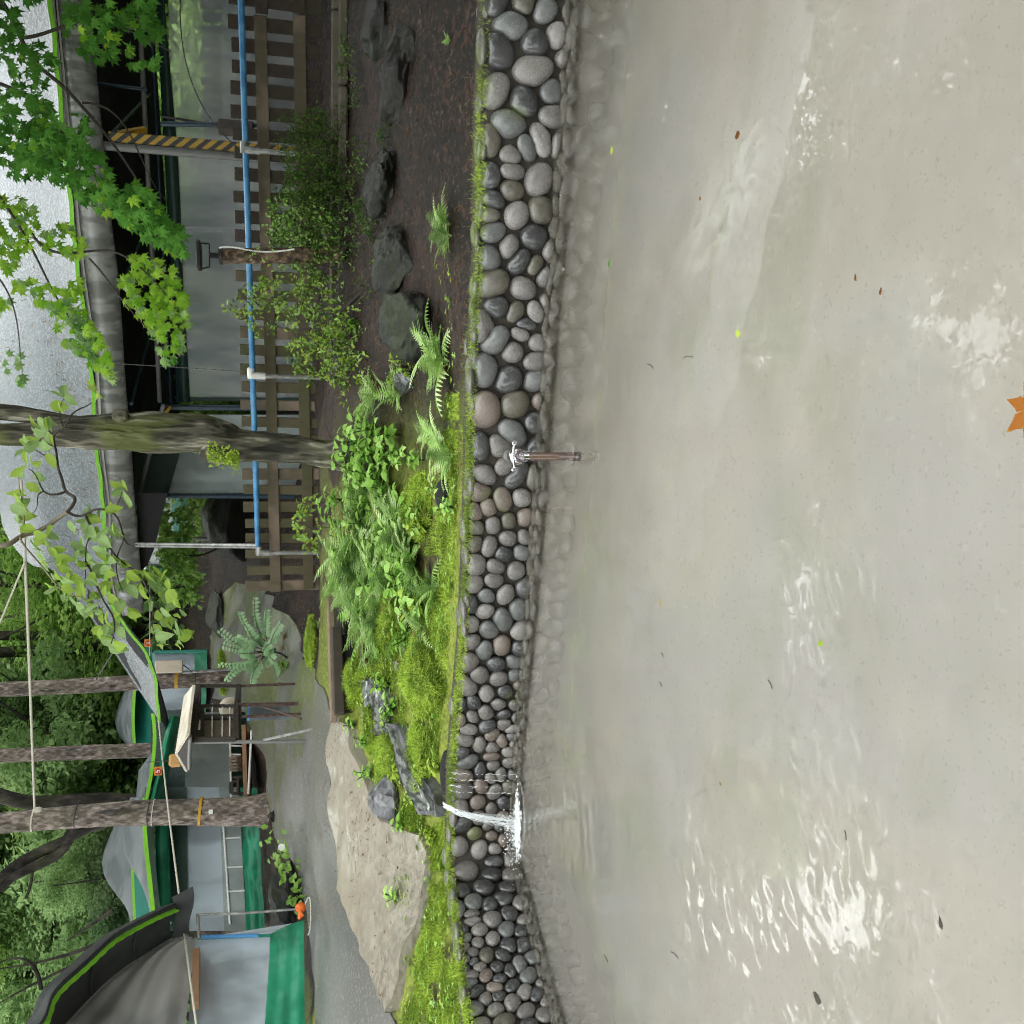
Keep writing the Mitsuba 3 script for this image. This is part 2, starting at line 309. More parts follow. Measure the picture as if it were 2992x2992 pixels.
bark('stump_bark', (0.045, 0.03, 0.02), (0.16, 0.105, 0.07), (0.26, 0.18, 0.12), 40, 32, 0.3)
mat('twig', pr((0.035, 0.026, 0.02), 0.7)); mat('pale_twig', pr((0.16, 0.13, 0.10), 0.7))
def wood(key, c0, c1, c2, bs=0.002):
    def fn(p, n, uv):
        a = fbm(p.x * 22, p.y * 22, p.z * 3, 4); b = fbm(p.x * 3 + 3, p.y * 3, p.z * 3, 3)
        return mix(mix(c0, c1, a), c2, 0.8 * smoothstep(0.5, 0.66, b))
    return mat(key, pr(proc(fn), 0.65), proc(lambda p, n, uv: fbm(p.x * 60, p.y * 60, p.z * 8, 2)), bs)
wood('fence_dark', (0.0224, 0.0141, 0.0090), (0.0480, 0.0307, 0.0192), (0.0352, 0.0288, 0.0128))
wood('fence_green', (0.0510, 0.0408, 0.0180), (0.0952, 0.0782, 0.0360), (0.0578, 0.0578, 0.0180))
wood('fence_worn', (0.0656, 0.0510, 0.0288), (0.1246, 0.0952, 0.0576), (0.2099, 0.1564, 0.1152))
wood('sleeper_wood', (0.0720, 0.0600, 0.0440), (0.1360, 0.1160, 0.0880), (0.0800, 0.0720, 0.0400))
wood('dark_wood', (0.022, 0.016, 0.012), (0.05, 0.036, 0.026), (0.035, 0.026, 0.02))
wood('warm_wood', (0.20, 0.10, 0.05), (0.34, 0.19, 0.10), (0.26, 0.15, 0.09))
wood('plank_wood', (0.12, 0.085, 0.06), (0.22, 0.16, 0.12), (0.13, 0.10, 0.07))
def tarp_fn(p, n, uv):
    g = noise(p.x * 75, p.y * 75, p.z * 75); a = fbm(p.x * .8, p.y * .8, p.z * .8, 3)
    return mix(mix((0.1279, 0.1439, 0.1535), (0.1727, 0.1887, 0.1983), a), (0.2558, 0.2782, 0.2942), smoothstep(0.45, 0.75, g))
mat('silver_tarp', pr(proc(tarp_fn), 0.42, specular=0.5), proc(lambda p, n, uv: noise(p.x * 75, p.y * 75, p.z * 75)), 0.003)
mat('silver_valance', pr(vary((0.1600, 0.1600, 0.1520), (0.2880, 0.2880, 0.2800), 5, stretch=(3, 3, 0.6)), 0.33, metallic=0.35), proc(lambda p, n, uv: fbm(p.x * 18, p.y * 18, p.z * 3, 2)), 0.012)
mat('white_trim', pr((0.5270, 0.5100, 0.5100), 0.5))
mat('dark_tarp', pr(vary((0.017, 0.018, 0.019), (0.034, 0.037, 0.038), 2.5), 0.7))
mat('grey_tarp', pr(vary((0.075, 0.088, 0.095), (0.125, 0.14, 0.15), 4), 0.6), proc(lambda p, n, uv: fbm(p.x * 30, p.y * 30, p.z * 30, 2)), 0.004)
mat('brown_tarp', pr(vary((0.2065, 0.2041, 0.2103), (0.3411, 0.3307, 0.3275), 2.2), 0.6))
mat('lime_trim', pr((0.2125, 0.5610, 0.0255), 0.45))
mat('green_tarp', pr(vary((0.0000, 0.1318, 0.0638), (0.0102, 0.2295, 0.1190), 4), 0.42), proc(lambda p, n, uv: fbm(p.x * 7, p.y * 7, p.z * 4, 3)), 0.03)
mat('dark_green_tarp', pr((0.010, 0.032, 0.024), 0.6))
mat('pale_green_tarp', pr(vary((0.17, 0.30, 0.24), (0.26, 0.40, 0.33), 6), 0.5))
mat('teal_tarp', pr((0.015, 0.20, 0.15), 0.5))
def vinyl(key, col, op, rough=0.2):
    scene[key] = {'type': 'mask', 'opacity': proc(lambda p, n, uv: op * (0.8 + 0.4 * fbm(p.x * 2.5, p.y * 2.5, p.z * 1.2, 3))), 'bsdf': {'type': 'twosided', 'bsdf': pr(vary([c * .72 for c in col], [min(.85, c * 1.3) for c in col], 3.2, 4, .38, .66, (1, 1, .28)), rough, specular=0.6)}}
vinyl('vinyl_clear', (0.62, 0.70, 0.78), 0.33); vinyl('vinyl_milky', (0.36, 0.42, 0.47), 0.80, 0.3); vinyl('vinyl_grey', (0.22, 0.255, 0.25), 0.9, 0.3)
mat('blue_paint', pr(vary((0.05, 0.20, 0.42), (0.10, 0.30, 0.55), 12), 0.35))
mat('dark_blue_paint', pr((0.012, 0.035, 0.06), 0.4)); mat('sky_blue', pr((0.06, 0.25, 0.55), 0.4))
mat('galvanised', pr(vary((0.22, 0.22, 0.21), (0.36, 0.36, 0.35), 20), 0.42, metallic=0.6))
mat('grey_pipe', pr((0.16, 0.16, 0.155), 0.5)); mat('rusty_pipe', pr(vary((0.05, 0.026, 0.022), (0.10, 0.06, 0.05), 30), 0.55))
scene['chrome'] = {'type': 'twosided', 'bsdf': {'type': 'roughconductor', 'material': 'Cr', 'alpha': 0.09}}
def spout_fn(p, n, uv): return mix((0.055, 0.03, 0.022), (0.10, 0.065, 0.05), fbm(p.x * 90, p.y * 8, p.z * 90, 3))
mat('spout_brown', pr(proc(spout_fn), 0.22, specular=0.6))
mat('black_metal', pr((0.012, 0.012, 0.013), 0.45)); mat('brown_box', pr((0.045, 0.03, 0.022), 0.5))
mat('cream_plastic', pr((0.62, 0.52, 0.41), 0.45)); mat('orange_plastic', pr((0.75, 0.15, 0.02), 0.4))
mat('rope_white', pr((0.52, 0.49, 0.41), 0.8)); mat('wire_dark', pr((0.05, 0.05, 0.045), 0.6)); mat('white_plastic', pr((0.72, 0.72, 0.70), 0.4))
def hazard_fn(p, n, uv):
    s = p.z + (p.x - p.y) * 0.9
    k = (s / 0.115) - dr.floor(s / 0.115)
    return mix((0.38, 0.22, 0.015), (0.018, 0.016, 0.014), smoothstep(0.48, 0.52, k))
mat('hazard_stripe', pr(proc(hazard_fn), 0.5)); mat('yellow_paint', pr((0.50, 0.29, 0.02), 0.5))
mat('water_drop', pr((0.72, 0.75, 0.77), 0.1, specular=0.8)); scene['water_veil'] = {'type': 'mask', 'opacity': 0.5, 'bsdf': {'type': 'twosided', 'bsdf': pr((0.82, 0.85, 0.87), 0.2, specular=0.8)}}
mat('foam', pr((0.85, 0.87, 0.88), 0.5)); mat('orange_sign', pr((0.62, 0.22, 0.02), 0.5)); mat('red_sign', pr((0.5, 0.03, 0.02), 0.5))
mat('roof_cream', pr(vary((0.52, 0.46, 0.36), (0.66, 0.60, 0.50), 8), 0.5)); mat('wicker', pr((0.50, 0.28, 0.10), 0.7)); mat('black_void', pr((0.012, 0.012, 0.012), 0.9))  # black_void: flat black standing in for shade in openings, also one flap
scene['stream_water'] = {'type': 'twosided', 'bsdf': pr(vary((0.05, 0.055, 0.05), (0.17, 0.175, 0.17), 40, stretch=(1, .6, 1)), 0.10, specular=0.9)}
scene['bubble_film'] = {'type': 'thindielectric', 'int_ior': 1.5}
# ------------------------------------------------------------------ ground
WALL = [(0, 1649, 1420), (375, 1626, 1405), (750, 1599, 1401), (1125, 1572, 1378), (1500, 1548, 1370), (1875, 1520, 1354), (2242, 1492, 1323),
        (2420, 1486, 1318), (2520, 1488, 1317), (2600, 1510, 1323), (2730, 1541, 1340), (2992, 1607, 1374)]
wb, wt = [], []
for py, w, t_ in WALL:
    b = G(w, py); wb.append(b[:2]); wt.append(P(t_, py, b[1] + 0.04)[2])
wb = [(3.6, 3.62), (2.9, 3.87)] + wb + [(-2.62, 3.75), (-2.9, 3.0)]
wt = [0.36, 0.355] + wt + [0.38, 0.38]
wb, wt = np.array(wb), np.array(wt)
wl = np.r_[0, np.cumsum(np.linalg.norm(np.diff(wb, axis=0), axis=1))]
WS = interp1d(wl, wb, axis=0, kind='cubic'); WT = interp1d(wl, wt, kind='linear')
WLEN = wl[-1]
wall_poly = WS(np.linspace(0, WLEN, 160))
def wall_front(x):
    return np.interp(x, wall_poly[::-1, 0], wall_poly[::-1, 1])

ANCH = [(1305, 0, 4.75), (1150, 0, 5.6), (1010, 0, 7.0), (940, 0, 7.8), (1295, 400, 4.9), (1150, 400, 6.0), (1010, 400, 7.3), (940, 400, 8.2),
        (1300, 800, 5.1), (1150, 800, 6.0), (1010, 800, 7.2), (945, 800, 8.6), (1320, 1100, 5.3), (1180, 1100, 6.1), (1000, 1100, 7.2), (945, 1100, 9.0),
        (1320, 1400, 5.3), (1150, 1400, 6.3), (970, 1400, 7.4), (940, 1400, 9.2), (1310, 1700, 5.4), (1130, 1700, 6.4), (970, 1700, 7.6), (945, 1720, 9.6),
        (1290, 1950, 5.6), (1180, 1950, 6.1), (1040, 1950, 6.9), (960, 1950, 7.6), (870, 1950, 9.5), (750, 1950, 12), (625, 1950, 17),
        (1280, 2200, 5.5), (1090, 2200, 6.3), (980, 2200, 7.0), (885, 2200, 8.8), (785, 2200, 11.5), (1290, 2400, 5.4), (1190, 2400, 5.8), (985, 2400, 6.9), (800, 2400, 10.9),
        (1320, 2560, 5.25), (1250, 2560, 5.5), (1010, 2600, 6.6), (900, 2600, 8.3), (800, 2600, 11.2), (1330, 2800, 4.75), (1190, 2800, 5.3), (1060, 2800, 6), (910, 2800, 7.9),
        (1374, 2992, 4.45), (1185, 2992, 5.1), (940, 2992, 7.2), (890, 2992, 8), (905, 1000, 11), (880, 600, 12), (860, 200, 13), (620, 1750, 17.5), (560, 1830, 18.6), (420, 1800, 21)]
apt = [P(*a) for a in ANCH]
for i in range(len(wb)): apt.append(np.array([wb[i][0], wb[i][1] + 0.30, wt[i] - 0.02]))
PROF = interp1d([-60, 3.0, 4.6, 8, 12, 18, 22, 28, 42, 90], [.2, .25, .42, 1.1, 1.65, 2.7, 4.0, 6.0, 10.5, 26], fill_value='extrapolate')
for x in (-34, -20, -11, 10, 16, 24, 40):
    for y in (3.2, 5.5, 8, 12, 18, 28, 45): apt.append(np.array([x, y, float(PROF(y)) + (0.3 if x > 8 else 0.0)]))
for x in (-6, 0, 6):
    for y in (24, 32, 45): apt.append(np.array([x, y, float(PROF(y))]))
apt = np.array(apt)
_rbf = RBFInterpolator(apt[:, :2], apt[:, 2], kernel='thin_plate_spline', smoothing=0.004, neighbors=40)
gx = np.unique(np.r_[np.linspace(-70, -7, 30), np.arange(-7, 7.01, 0.07), np.linspace(7, 70, 30)])
gy = np.unique(np.r_[np.linspace(2.9, 3.4, 4), np.arange(3.4, 10, 0.06), np.arange(10, 20, 0.2), np.linspace(20, 110, 50)])
GX, GY = np.meshgrid(gx, gy, indexing='ij')
q = np.c_[GX.ravel(), GY.ravel()]
GZ = _rbf(q)
far = np.clip((np.hypot(q[:, 0], q[:, 1] - 5) - 20) / 15, 0, 1)
GZ = GZ * (1 - far) + PROF(q[:, 1]) * far
d0 = np.clip((q[:, 1] - 5) / 20, 0, 1)
GZ += (meshkit.fbm(np.c_[q * 0.9, q[:, :1] * 0], 4, 3) - 0.5) * (0.07 + 0.9 * d0) + (meshkit.fbm(np.c_[q * 5, q[:, :1] * 0], 3, 8) - 0.5) * 0.035
GZ = GZ.reshape(GX.shape)
from scipy.interpolate import RegularGridInterpolator
_ht = RegularGridInterpolator((gx, gy), GZ, bounds_error=False, fill_value=None)
def ht(x, y): return _ht(np.c_[np.atleast_1d(x), np.atleast_1d(y)])
def hz(x, y): return float(ht(x, y)[0])
def TG(px, py, lift=0.0):
    """where the line of sight through a survey point meets the ground"""
    d = np.r_[np.arange(4.2, 12, 0.03), np.arange(12, 60, 0.15)]
    r = ray(px, py); x = r[0] * d / r[1]; z = EYE + r[2] * d / r[1]
    ok = (z < ht(x, d) + 0.002) & (d > wall_front(x) + 0.1)
    i = int(np.argmax(ok)) if ok.any() else len(d) - 1
    return np.array([x[i], d[i], hz(x[i], d[i]) + lift])
# the ground sheet runs on under and behind the pool
pool_in = (GY < wall_front(GX) + 0.16) & (np.abs(GX) < 6)
GZ2 = np.where(pool_in, -0.75, GZ)
put('ground', sheet(np.stack([GX, GY, GZ2], -1)), 'soil', kind='structure', smooth=True)
bx = np.linspace(-70, 70, 40); by = np.linspace(-60, 2.9, 40); BX, BY = np.meshgrid(bx, by, indexing='ij')
BZ = np.where((np.abs(BX) < 5.5) & (BY > -1.9), -0.75, 0.18); BZ[:, -1] = np.interp(bx, gx, GZ2[:, 0])
put('terrace', sheet(np.stack([BX, BY, BZ], -1)), 'path_concrete', kind='structure', smooth=False)

def draped(poly, step, lift, skirt=0.12, rough=0.0, seed=0):
    poly = Polygon(poly).buffer(0); x0, y0, x1, y1 = poly.bounds
    vid, vs, fs = {}, [], []
    def vert(x, y):
        k = (round(x, 4), round(y, 4))
        if k not in vid: vid[k] = len(vs); vs.append(k)
        return vid[k]
    prep = poly
    for i in range(int((x1 - x0) / step) + 1):
        for j in range(int((y1 - y0) / step) + 1):
            c = sbox(x0 + i * step, y0 + j * step, x0 + (i + 1) * step, y0 + (j + 1) * step)
            if not prep.intersects(c): continue
            g = c if prep.contains(c) else prep.intersection(c)
            for h in getattr(g, 'geoms', [g]):
                if h.geom_type != 'Polygon' or h.area < 1e-7: continue
                r = [vert(*p[:2]) for p in list(h.exterior.coords)[:-1]]
                if h.exterior.is_ccw is False: r = r[::-1]
                for k in range(1, len(r) - 1): fs.append((r[0], r[k], r[k + 1]))
    v2 = np.array(vs); z = ht(v2[:, 0], v2[:, 1]) + lift
    if rough: z += rough * (meshkit.fbm(np.c_[v2 * 3.1, v2[:, :1] * 0] + seed, 4) - 0.5)
    V = np.c_[v2, z]
    e = np.array(poly.exterior.coords)[:-1]
    e = np.array([poly.exterior.interpolate(t).coords[0][:2] for t in np.linspace(0, poly.exterior.length, int(poly.exterior.length / step) + 3)[:-1]])
    ze = ht(e[:, 0], e[:, 1]) + lift
    if rough: ze += rough * (meshkit.fbm(np.c_[e * 3.1, e[:, :1] * 0] + seed, 4) - 0.5)
    n = len(V); k = len(e); j = np.arange(k)
    V = np.vstack([V, np.c_[e, ze], np.c_[e, ze - skirt]])
    S = np.c_[n + j, n + (j + 1) % k, n + k + (j + 1) % k, n + k + j]
    F = np.vstack([np.array(fs), S[:, [0, 1, 2]], S[:, [0, 2, 3]]])
    return V, F
def ground_poly(pts): return [TG(*p)[:2] for p in pts]
path_px = [(930, 2992), (915, 2800), (890, 2617), (850, 2500), (800, 2420), (785, 2260), (755, 2180), (680, 2080), (622, 2040), (622, 1860), (650, 1750), (690, 1700), (800, 1740), (850, 1800), (880, 1900),
           (950, 2010), (975, 2100), (965, 2242), (975, 2400), (1010, 2600), (1060, 2750), (1120, 2900), (1170, 2992)]
pp = ground_poly(path_px)
pp = [(-6.5, 7.8)] + pp + [(-4.2, 4.6), (-6.5, 4.8)]
put('path', draped(pp, 0.12, 0.012, 0.1), 'path_concrete', kind='structure', smooth=35)
apron_px = [(990, 2085), (972, 2242), (980, 2400), (1012, 2600), (1062, 2750), (1125, 2900), (1160, 2960), (1185, 2900), (1205, 2800), (1235, 2720), (1262, 2560), (1250, 2440), (1190, 2415), (1130, 2390), (1085, 2242), (1040, 2120)]
ap = ground_poly(apron_px)
av, af = draped(ap, 0.035, 0.05, 0.25, 0.10, 3)
pit = TG(1172, 2610)
rz_ = np.clip((6.1 - av[:, 1]) / .6, 0, 1)
av[:, 2] += rz_ * (0.05 * (meshkit.fbm(av * [7, 7, 0], 4, 6) - .35)) - 0.045 * np.exp(-(((av[:, 0] - pit[0]) / .34) ** 2 + ((av[:, 1] - pit[1]) / .17) ** 2))
put('rock_apron', (av, af), 'apron_concrete', kind='structure', smooth=60)

# ------------------------------------------------------------------ pool and water
fp = np.vstack([wall_poly + [0, 0.06], [(-5, 3.0), (-5, -1.8), (5, -1.8), (5, 3.6)]])
gxx, gyy = np.meshgrid(np.linspace(-5.2, 5.2, 60), np.linspace(-1.9, 5.6, 60), indexing='ij')
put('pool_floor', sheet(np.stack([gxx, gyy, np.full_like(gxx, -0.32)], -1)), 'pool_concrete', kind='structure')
side = MB()
for a, b in (((-5, -1.8), (5, -1.8)), ((-5, -1.8), (-5, 3.2)), ((5, -1.8), (5, 3.7))):
    side.beam((a[0], a[1], -0.1), (b[0], b[1], -0.1), 0.3, 0.6, b=0.03)
put('pool_kerb', side, 'path_concrete', kind='structure')
wx = np.unique(np.r_[np.linspace(-5, -2.75, 12), np.arange(-2.75, 2.75, 0.0125), np.linspace(2.75, 5, 12)])
wy = np.unique(np.r_[np.linspace(-1.8, 1.1, 12), np.arange(1.1, 5.28, 0.0125)])
WX, WY = np.meshgrid(wx, wy, indexing='ij')
def waves(X, Y):
    z = np.zeros_like(X); g = np.random.default_rng(5)
    fall = np.array([-1.62, 5.02])
    R = np.hypot(X - fall[0], Y - fall[1])
    z += 0.0030 * np.sin(R * 2 * np.pi / 0.11) * np.exp(-R / 0.5) + 0.0007 * np.sin(R * 2 * np.pi / 0.24 + 1) * np.exp(-R / 1.9)
    lively = np.clip((-X - 0.12) / 0.8, 0.0, 1.0) * np.clip((3.9 - Y) / 1.2, 0.03, 1.0)
    patch = np.clip((meshkit.fbm(np.stack([X * 2.6 + 3, Y * 2.6, X * 0], -1), 3, 21) - 0.545) / 0.06, 0.0, 1.0)
    for k in range(18):
        a = g.uniform(0, 2 * np.pi); l = g.uniform(0.035, 0.11); ph = g.uniform(0, 6.28)
        u = X * math.cos(a) + Y * math.sin(a) + 0.03 * np.sin(5 * X + ph) + 0.03 * np.sin(4.3 * Y + 2 * ph)
        z += 0.00038 * (l / 0.1) * lively * (0.22 + patch) * np.sin(u * 2 * np.pi / l + ph)
    z += 0.0004 * np.sin(X * 3.1 + 1.1 * np.sin(Y * 1.3)) + 0.0003 * np.sin(Y * 4.3 + np.sin(X * 2.1))
    for k in range(16):
        cx, cy = g.uniform(-1.7, 0.2), g.uniform(1.5, 3.6); r0 = g.uniform(0.02, 0.14)
        R = np.hypot(X - cx, Y - cy)
        z += 0.0005 * np.cos((R - r0) * 2 * np.pi / 0.045) * np.exp(-((R - r0) / 0.04) ** 2)
    R = np.hypot(X - 0.165, Y - 3.72)
    z += 0.0014 * np.sin(R * 2 * np.pi / 0.06) * np.exp(-R / 0.12)
    edge = np.clip((wall_front(X) - Y) / 0.02, 0, 1)
    return z * edge
put('water', sheet(np.stack([WX, WY, waves(WX, WY)], -1)), 'water_surface', kind='structure', smooth=True)

# ------------------------------------------------------------------ cobble wall: every stone a piece of its own
wall = thing('cobble_wall', 'low curved retaining wall of rounded river cobbles along the far edge of the pool', 'wall')
core = []
ss = np.linspace(0, WLEN, 200); base = WS(ss); tp = WT(ss)
tang = np.gradient(base, axis=0); tang /= np.linalg.norm(tang, axis=1, keepdims=True)
out = np.c_[tang[:, 1], -tang[:, 0]]
if out[100][1] > 0: out = -out
BAT = 0.04
for (off, z) in ((-0.02, -0.36), (-0.02, 0.0), (-0.02 - BAT, None), (-0.10 - BAT, None), (-0.34, None)):
    zz = np.full(200, z) if z is not None else tp - (0.0 if off > -0.09 else (-0.02 if off > -0.3 else 0.12))
    core.append(np.c_[base + out * off, zz])
put('mortar', sheet(np.array(core)), 'mortar', wall, smooth=30)
# stones from the cells of evened-out random seeds, the cell rounded off
def grade(s): return 1.30 - 0.58 * np.clip((s - 1.0) / (WLEN - 2.2), 0, 1)
HV = 0.57
def cells(n_, w, h, seed):
    g = np.random.default_rng(seed); s = []
    while len(s) < n_:
        c = (g.uniform(0, w), g.uniform(0, h))
        if g.random() < 0.5 / grade(c[0]) ** 2: s.append(c)
    s = np.array(s)
    for it in range(4):
        s3 = np.vstack([s, s * [1, -1], s * [1, -1] + [0, 2 * h], s * [-1, 1], s * [-1, 1] + [2 * w, 0]])
        vo = Voronoi(s3)
        polys = [Polygon(vo.vertices[vo.regions[vo.point_region[i]]]) for i in range(n_)]
        if it == 3: break
        c = np.array([p.centroid.coords[0] for p in polys])
        s = s + (c - s) * 0.8
    return polys
NC = 570
polys = cells(NC, WLEN, HV, 11)
g_ = np.random.default_rng(3)
order = []
for poly in polys:
    c = poly.centroid; s = c.x; order.append((abs(s - WLEN / 2), poly))
def stone_mesh(poly, k):
    c = np.array(poly.centroid.coords[0]); s = float(c[0])
    e = np.array([poly.exterior.interpolate(t, normalized=True).coords[0][:2] for t in np.linspace(0, 1, 49)[:-1]]) - c
    h = float(WT(s)); vs = (h + 0.24) / HV
    e[:, 1] *= vs; vc = c[1] * vs - 0.24
    # ellipse of the cell blended with the cell
    cov = np.cov(e.T); w, R = np.linalg.eigh(cov); ax = np.sqrt(2 * w)
    th = np.linspace(0, 2 * np.pi, 49)[:-1] + math.atan2(*(e[0] @ R)[::-1])
    ang = np.arctan2((e @ R)[:, 1], (e @ R)[:, 0])
    el = np.c_[ax[0] * np.cos(ang), ax[1] * np.sin(ang)]; rr = np.linalg.norm(e, axis=1)
    re = 1 / np.sqrt((np.cos(ang) / ax[0]) ** 2 + (np.sin(ang) / ax[1]) ** 2)
    rad = (0.66 * re * 1.03 + 0.34 * np.minimum(rr, re * 1.25)) * g_.uniform(0.80, 0.97)
    rad = np.minimum(rad, rr * 1.06)
    a2 = np.arctan2(e[:, 1], e[:, 0])
    o = np.argsort(a2); K = 26
    tt = np.linspace(-np.pi, np.pi, K + 1)[:-1]
    r2 = np.interp(tt, np.r_[a2[o] - 2 * np.pi, a2[o], a2[o] + 2 * np.pi], np.r_[rad[o]] .tolist() * 3)
    fr = np.fft.rfft(r2); fr[5:] = 0; r2 = np.fft.irfft(fr, K)
    thick = 0.34 * math.sqrt(r2.min() * r2.mean()) * 2 * g_.uniform(0.75, 1.0)
    px_, py_ = WS(s); tx, ty = (WS(min(s + .01, WLEN)) - WS(max(s - .01, 0))); tl = math.hypot(tx, ty); tx, ty = tx / tl, ty / tl
    ox, oy = (ty, -tx) if -tx < 0 else (-ty, tx)
    v = []
    prof = [(0.0, 1.0), (0.38, 0.93), (0.66, 0.78), (0.86, 0.55), (0.97, 0.27), (1.0, 0.0), (0.94, -0.3), (0.7, -0.7)]
    tilt = g_.uniform(-0.14, 0.14, 2)
    for (q_, zz) in prof:
        for i in range(K if q_ else 1):
            a_, b_ = math.cos(tt[i]) * r2[i] * q_, math.sin(tt[i]) * r2[i] * q_
            z_ = thick * zz + tilt[0] * a_ + tilt[1] * b_
            vv = vc + b_
            lean = BAT * max(0, vv) / h
            if vv > h - 0.02: z_ -= (vv - h + 0.02) * 0.6
            v.append((px_ + tx * a_ + ox * (z_ - lean), py_ + ty * a_ + oy * (z_ - lean), vv))
    f = [(0, 1 + (i + 1) % K, 1 + i) for i in range(K)]
    for r_ in range(len(prof) - 2):
        b0 = 1 + r_ * K
        for i in range(K):
            j = (i + 1) % K; f += [(b0 + i, b0 + j, b0 + K + j), (b0 + i, b0 + K + j, b0 + K + i)]
    return (np.array(v), np.array(f)), s, vc
made = []
for _, poly in sorted(order, key=lambda t_: t_[0]):
    m, s, vc = stone_mesh(poly, 0)
    u = s / WLEN
    wts = [0.26, 0.28, 0.15, 0.05, 0.18, 0.08] if u < 0.30 else ([0.34, 0.17, 0.14, 0.12, 0.13, 0.10] if u < 0.72 else [0.26, 0.36, 0.14, 0.03, 0.16, 0.05])
    made.append((m, STONES[int(g_.choice(6, p=np.array(wts) / sum(wts)))], s, vc))
shown = sorted(range(len(made)), key=lambda i: (made[i][3] < -0.02 or not 1.15 < made[i][2] < WLEN - 0.75, i))
for i in shown[:300]: put('stone', made[i][0], made[i][1], wall, smooth=True)
rest = MB()
for i in shown[300:]: rest.add(*made[i][0])
put('hidden_stones', rest, STONES[0], wall, smooth=True, kind='stuff')
# cap stones half sunk in the moss on top of the wall
cap = MB()
for i in range(70):
    s = rnd.uniform(0.5, WLEN - 0.3); b = WS(s); h = float(WT(s)); k = rnd.uniform(0.03, 0.055)
    cap.ell((b[0] + rnd.uniform(-.02, .02), b[1] + rnd.uniform(0.03, 0.17), h + rnd.uniform(-0.012, 0.012)), (k * rnd.uniform(1, 1.7), k, k * 0.5), 2, rotz(rnd.uniform(-.6, .6)))
put('cap_stones', cap, STONES[0], wall, kind='stuff', smooth=True)
# ------------------------------------------------------------------ vertical planes that walls, eaves and fences stand in
class Plane:
    def __init__(s, a, b, off=0.0):
        s.a, s.b = np.asarray(a, float)[:2], np.asarray(b, float)[:2]
        t = nrm(np.r_[s.b - s.a, 0])[:2]; s.t = t; s.n = np.array([-t[1], t[0]])
        if s.n[1] < 0: s.n = -s.n
        s.a = s.a + s.n * off; s.b = s.b + s.n * off; s.off = off
    def at(s, px, py, o=0.0):
        r = ray(px, py); a = s.a + s.n * o
        k = (a @ s.n) / (r[:2] @ s.n)
        return np.array([r[0] * k, r[1] * k, EYE + r[2] * k])
    def many(s, pts, o=0.0): return np.array([s.at(p[0], p[1], p[2] if len(p) > 2 else o) for p in pts])
def strip(a, b, n=40, m=4):
    return sheet(loft([plin(a, n), plin(b, n)], m))
def poly_fan(pts):
    pts = np.asarray(pts, float); return pts, np.array([(0, i, i + 1) for i in range(1, len(pts) - 1)])
def ribbon(pts, w, th=0.006, up=(0, 0, 1)):
    """a band w tall and th thick along a line"""
    pts = np.asarray(pts, float); up = np.asarray(up, float)
    t = np.gradient(pts, axis=0); s = np.cross(t, up); s /= np.linalg.norm(s, axis=1, keepdims=True)
    g = np.array([pts - up * w / 2 - s * th / 2, pts + up * w / 2 - s * th / 2, pts + up * w / 2 + s * th / 2, pts - up * w / 2 + s * th / 2, pts - up * w / 2 - s * th / 2])
    return sheet(g)

# ------------------------------------------------------------------ picket fence of pallet boards
FA, FB = P(935, 0, 7.7), P(940, 1720, 9.5)
FP = Plane(FA, FB)
fence = thing('picket_fence', 'weathered brown picket fence of pallet boards standing on the planted bank', 'fence')
fl = np.linalg.norm(FB[:2] - FA[:2]); n_pick = 33
ftop = interp1d([-1, 0, 1, 1.2], [1.69, 1.685, 1.64, 1.64]); fbot = interp1d([-1, 0, 1, 1.2], [0.985, 0.985, 0.955, 0.955])
pitch = 0.163
for i in range(-7, 32):
    u = (i * pitch + 0.06) / fl
    p = FA[:2] + (FB[:2] - FA[:2]) * u
    w = rnd.uniform(0.088, 0.108); a = rnd.uniform(-0.012, 0.012)
    zt, zb = float(ftop(u)) + rnd.uniform(-.012, .014), float(fbot(u)) - rnd.uniform(0.0, .02)
    o = np.r_[FP.t * a, 0]
    mk = 'fence_dark' if u < 0.42 and rnd.random() < 0.8 else ('fence_worn' if rnd.random() < (0.3 if u > .6 else 0.12) else 'fence_green')  # right-hand boards get the darker wood, their shade put into the colour
    put('picket', beam(np.r_[p, zb], np.r_[p, zt] + o, w, 0.02, np.r_[FP.n, 0], 0.003), mk, fence)
for (x0, y0, x1, y1, w, mk) in ((762, 0, 806, 1730, 0.098, 'fence_green'), (872, 0, 900, 1722, 0.098, 'fence_green')):
    a, b = FP.at(x0, y0, -0.024), FP.at(x1, y1, -0.024); d = b - a
    cuts = [-0.24, 0.02, 0.46, 0.72, 1.0]
    for c0, c1 in zip(cuts[:-1], cuts[1:]):
        j = rnd.uniform(-.008, .008)
        put('rail', beam(a + d * (c0 + .001) + [0, 0, j], a + d * (c1 - .001) + [0, 0, j], 0.022, w, (0, 0, 1), 0.003), 'fence_dark' if c1 < 0.3 else (mk if rnd.random() < .6 else 'fence_worn'), fence)
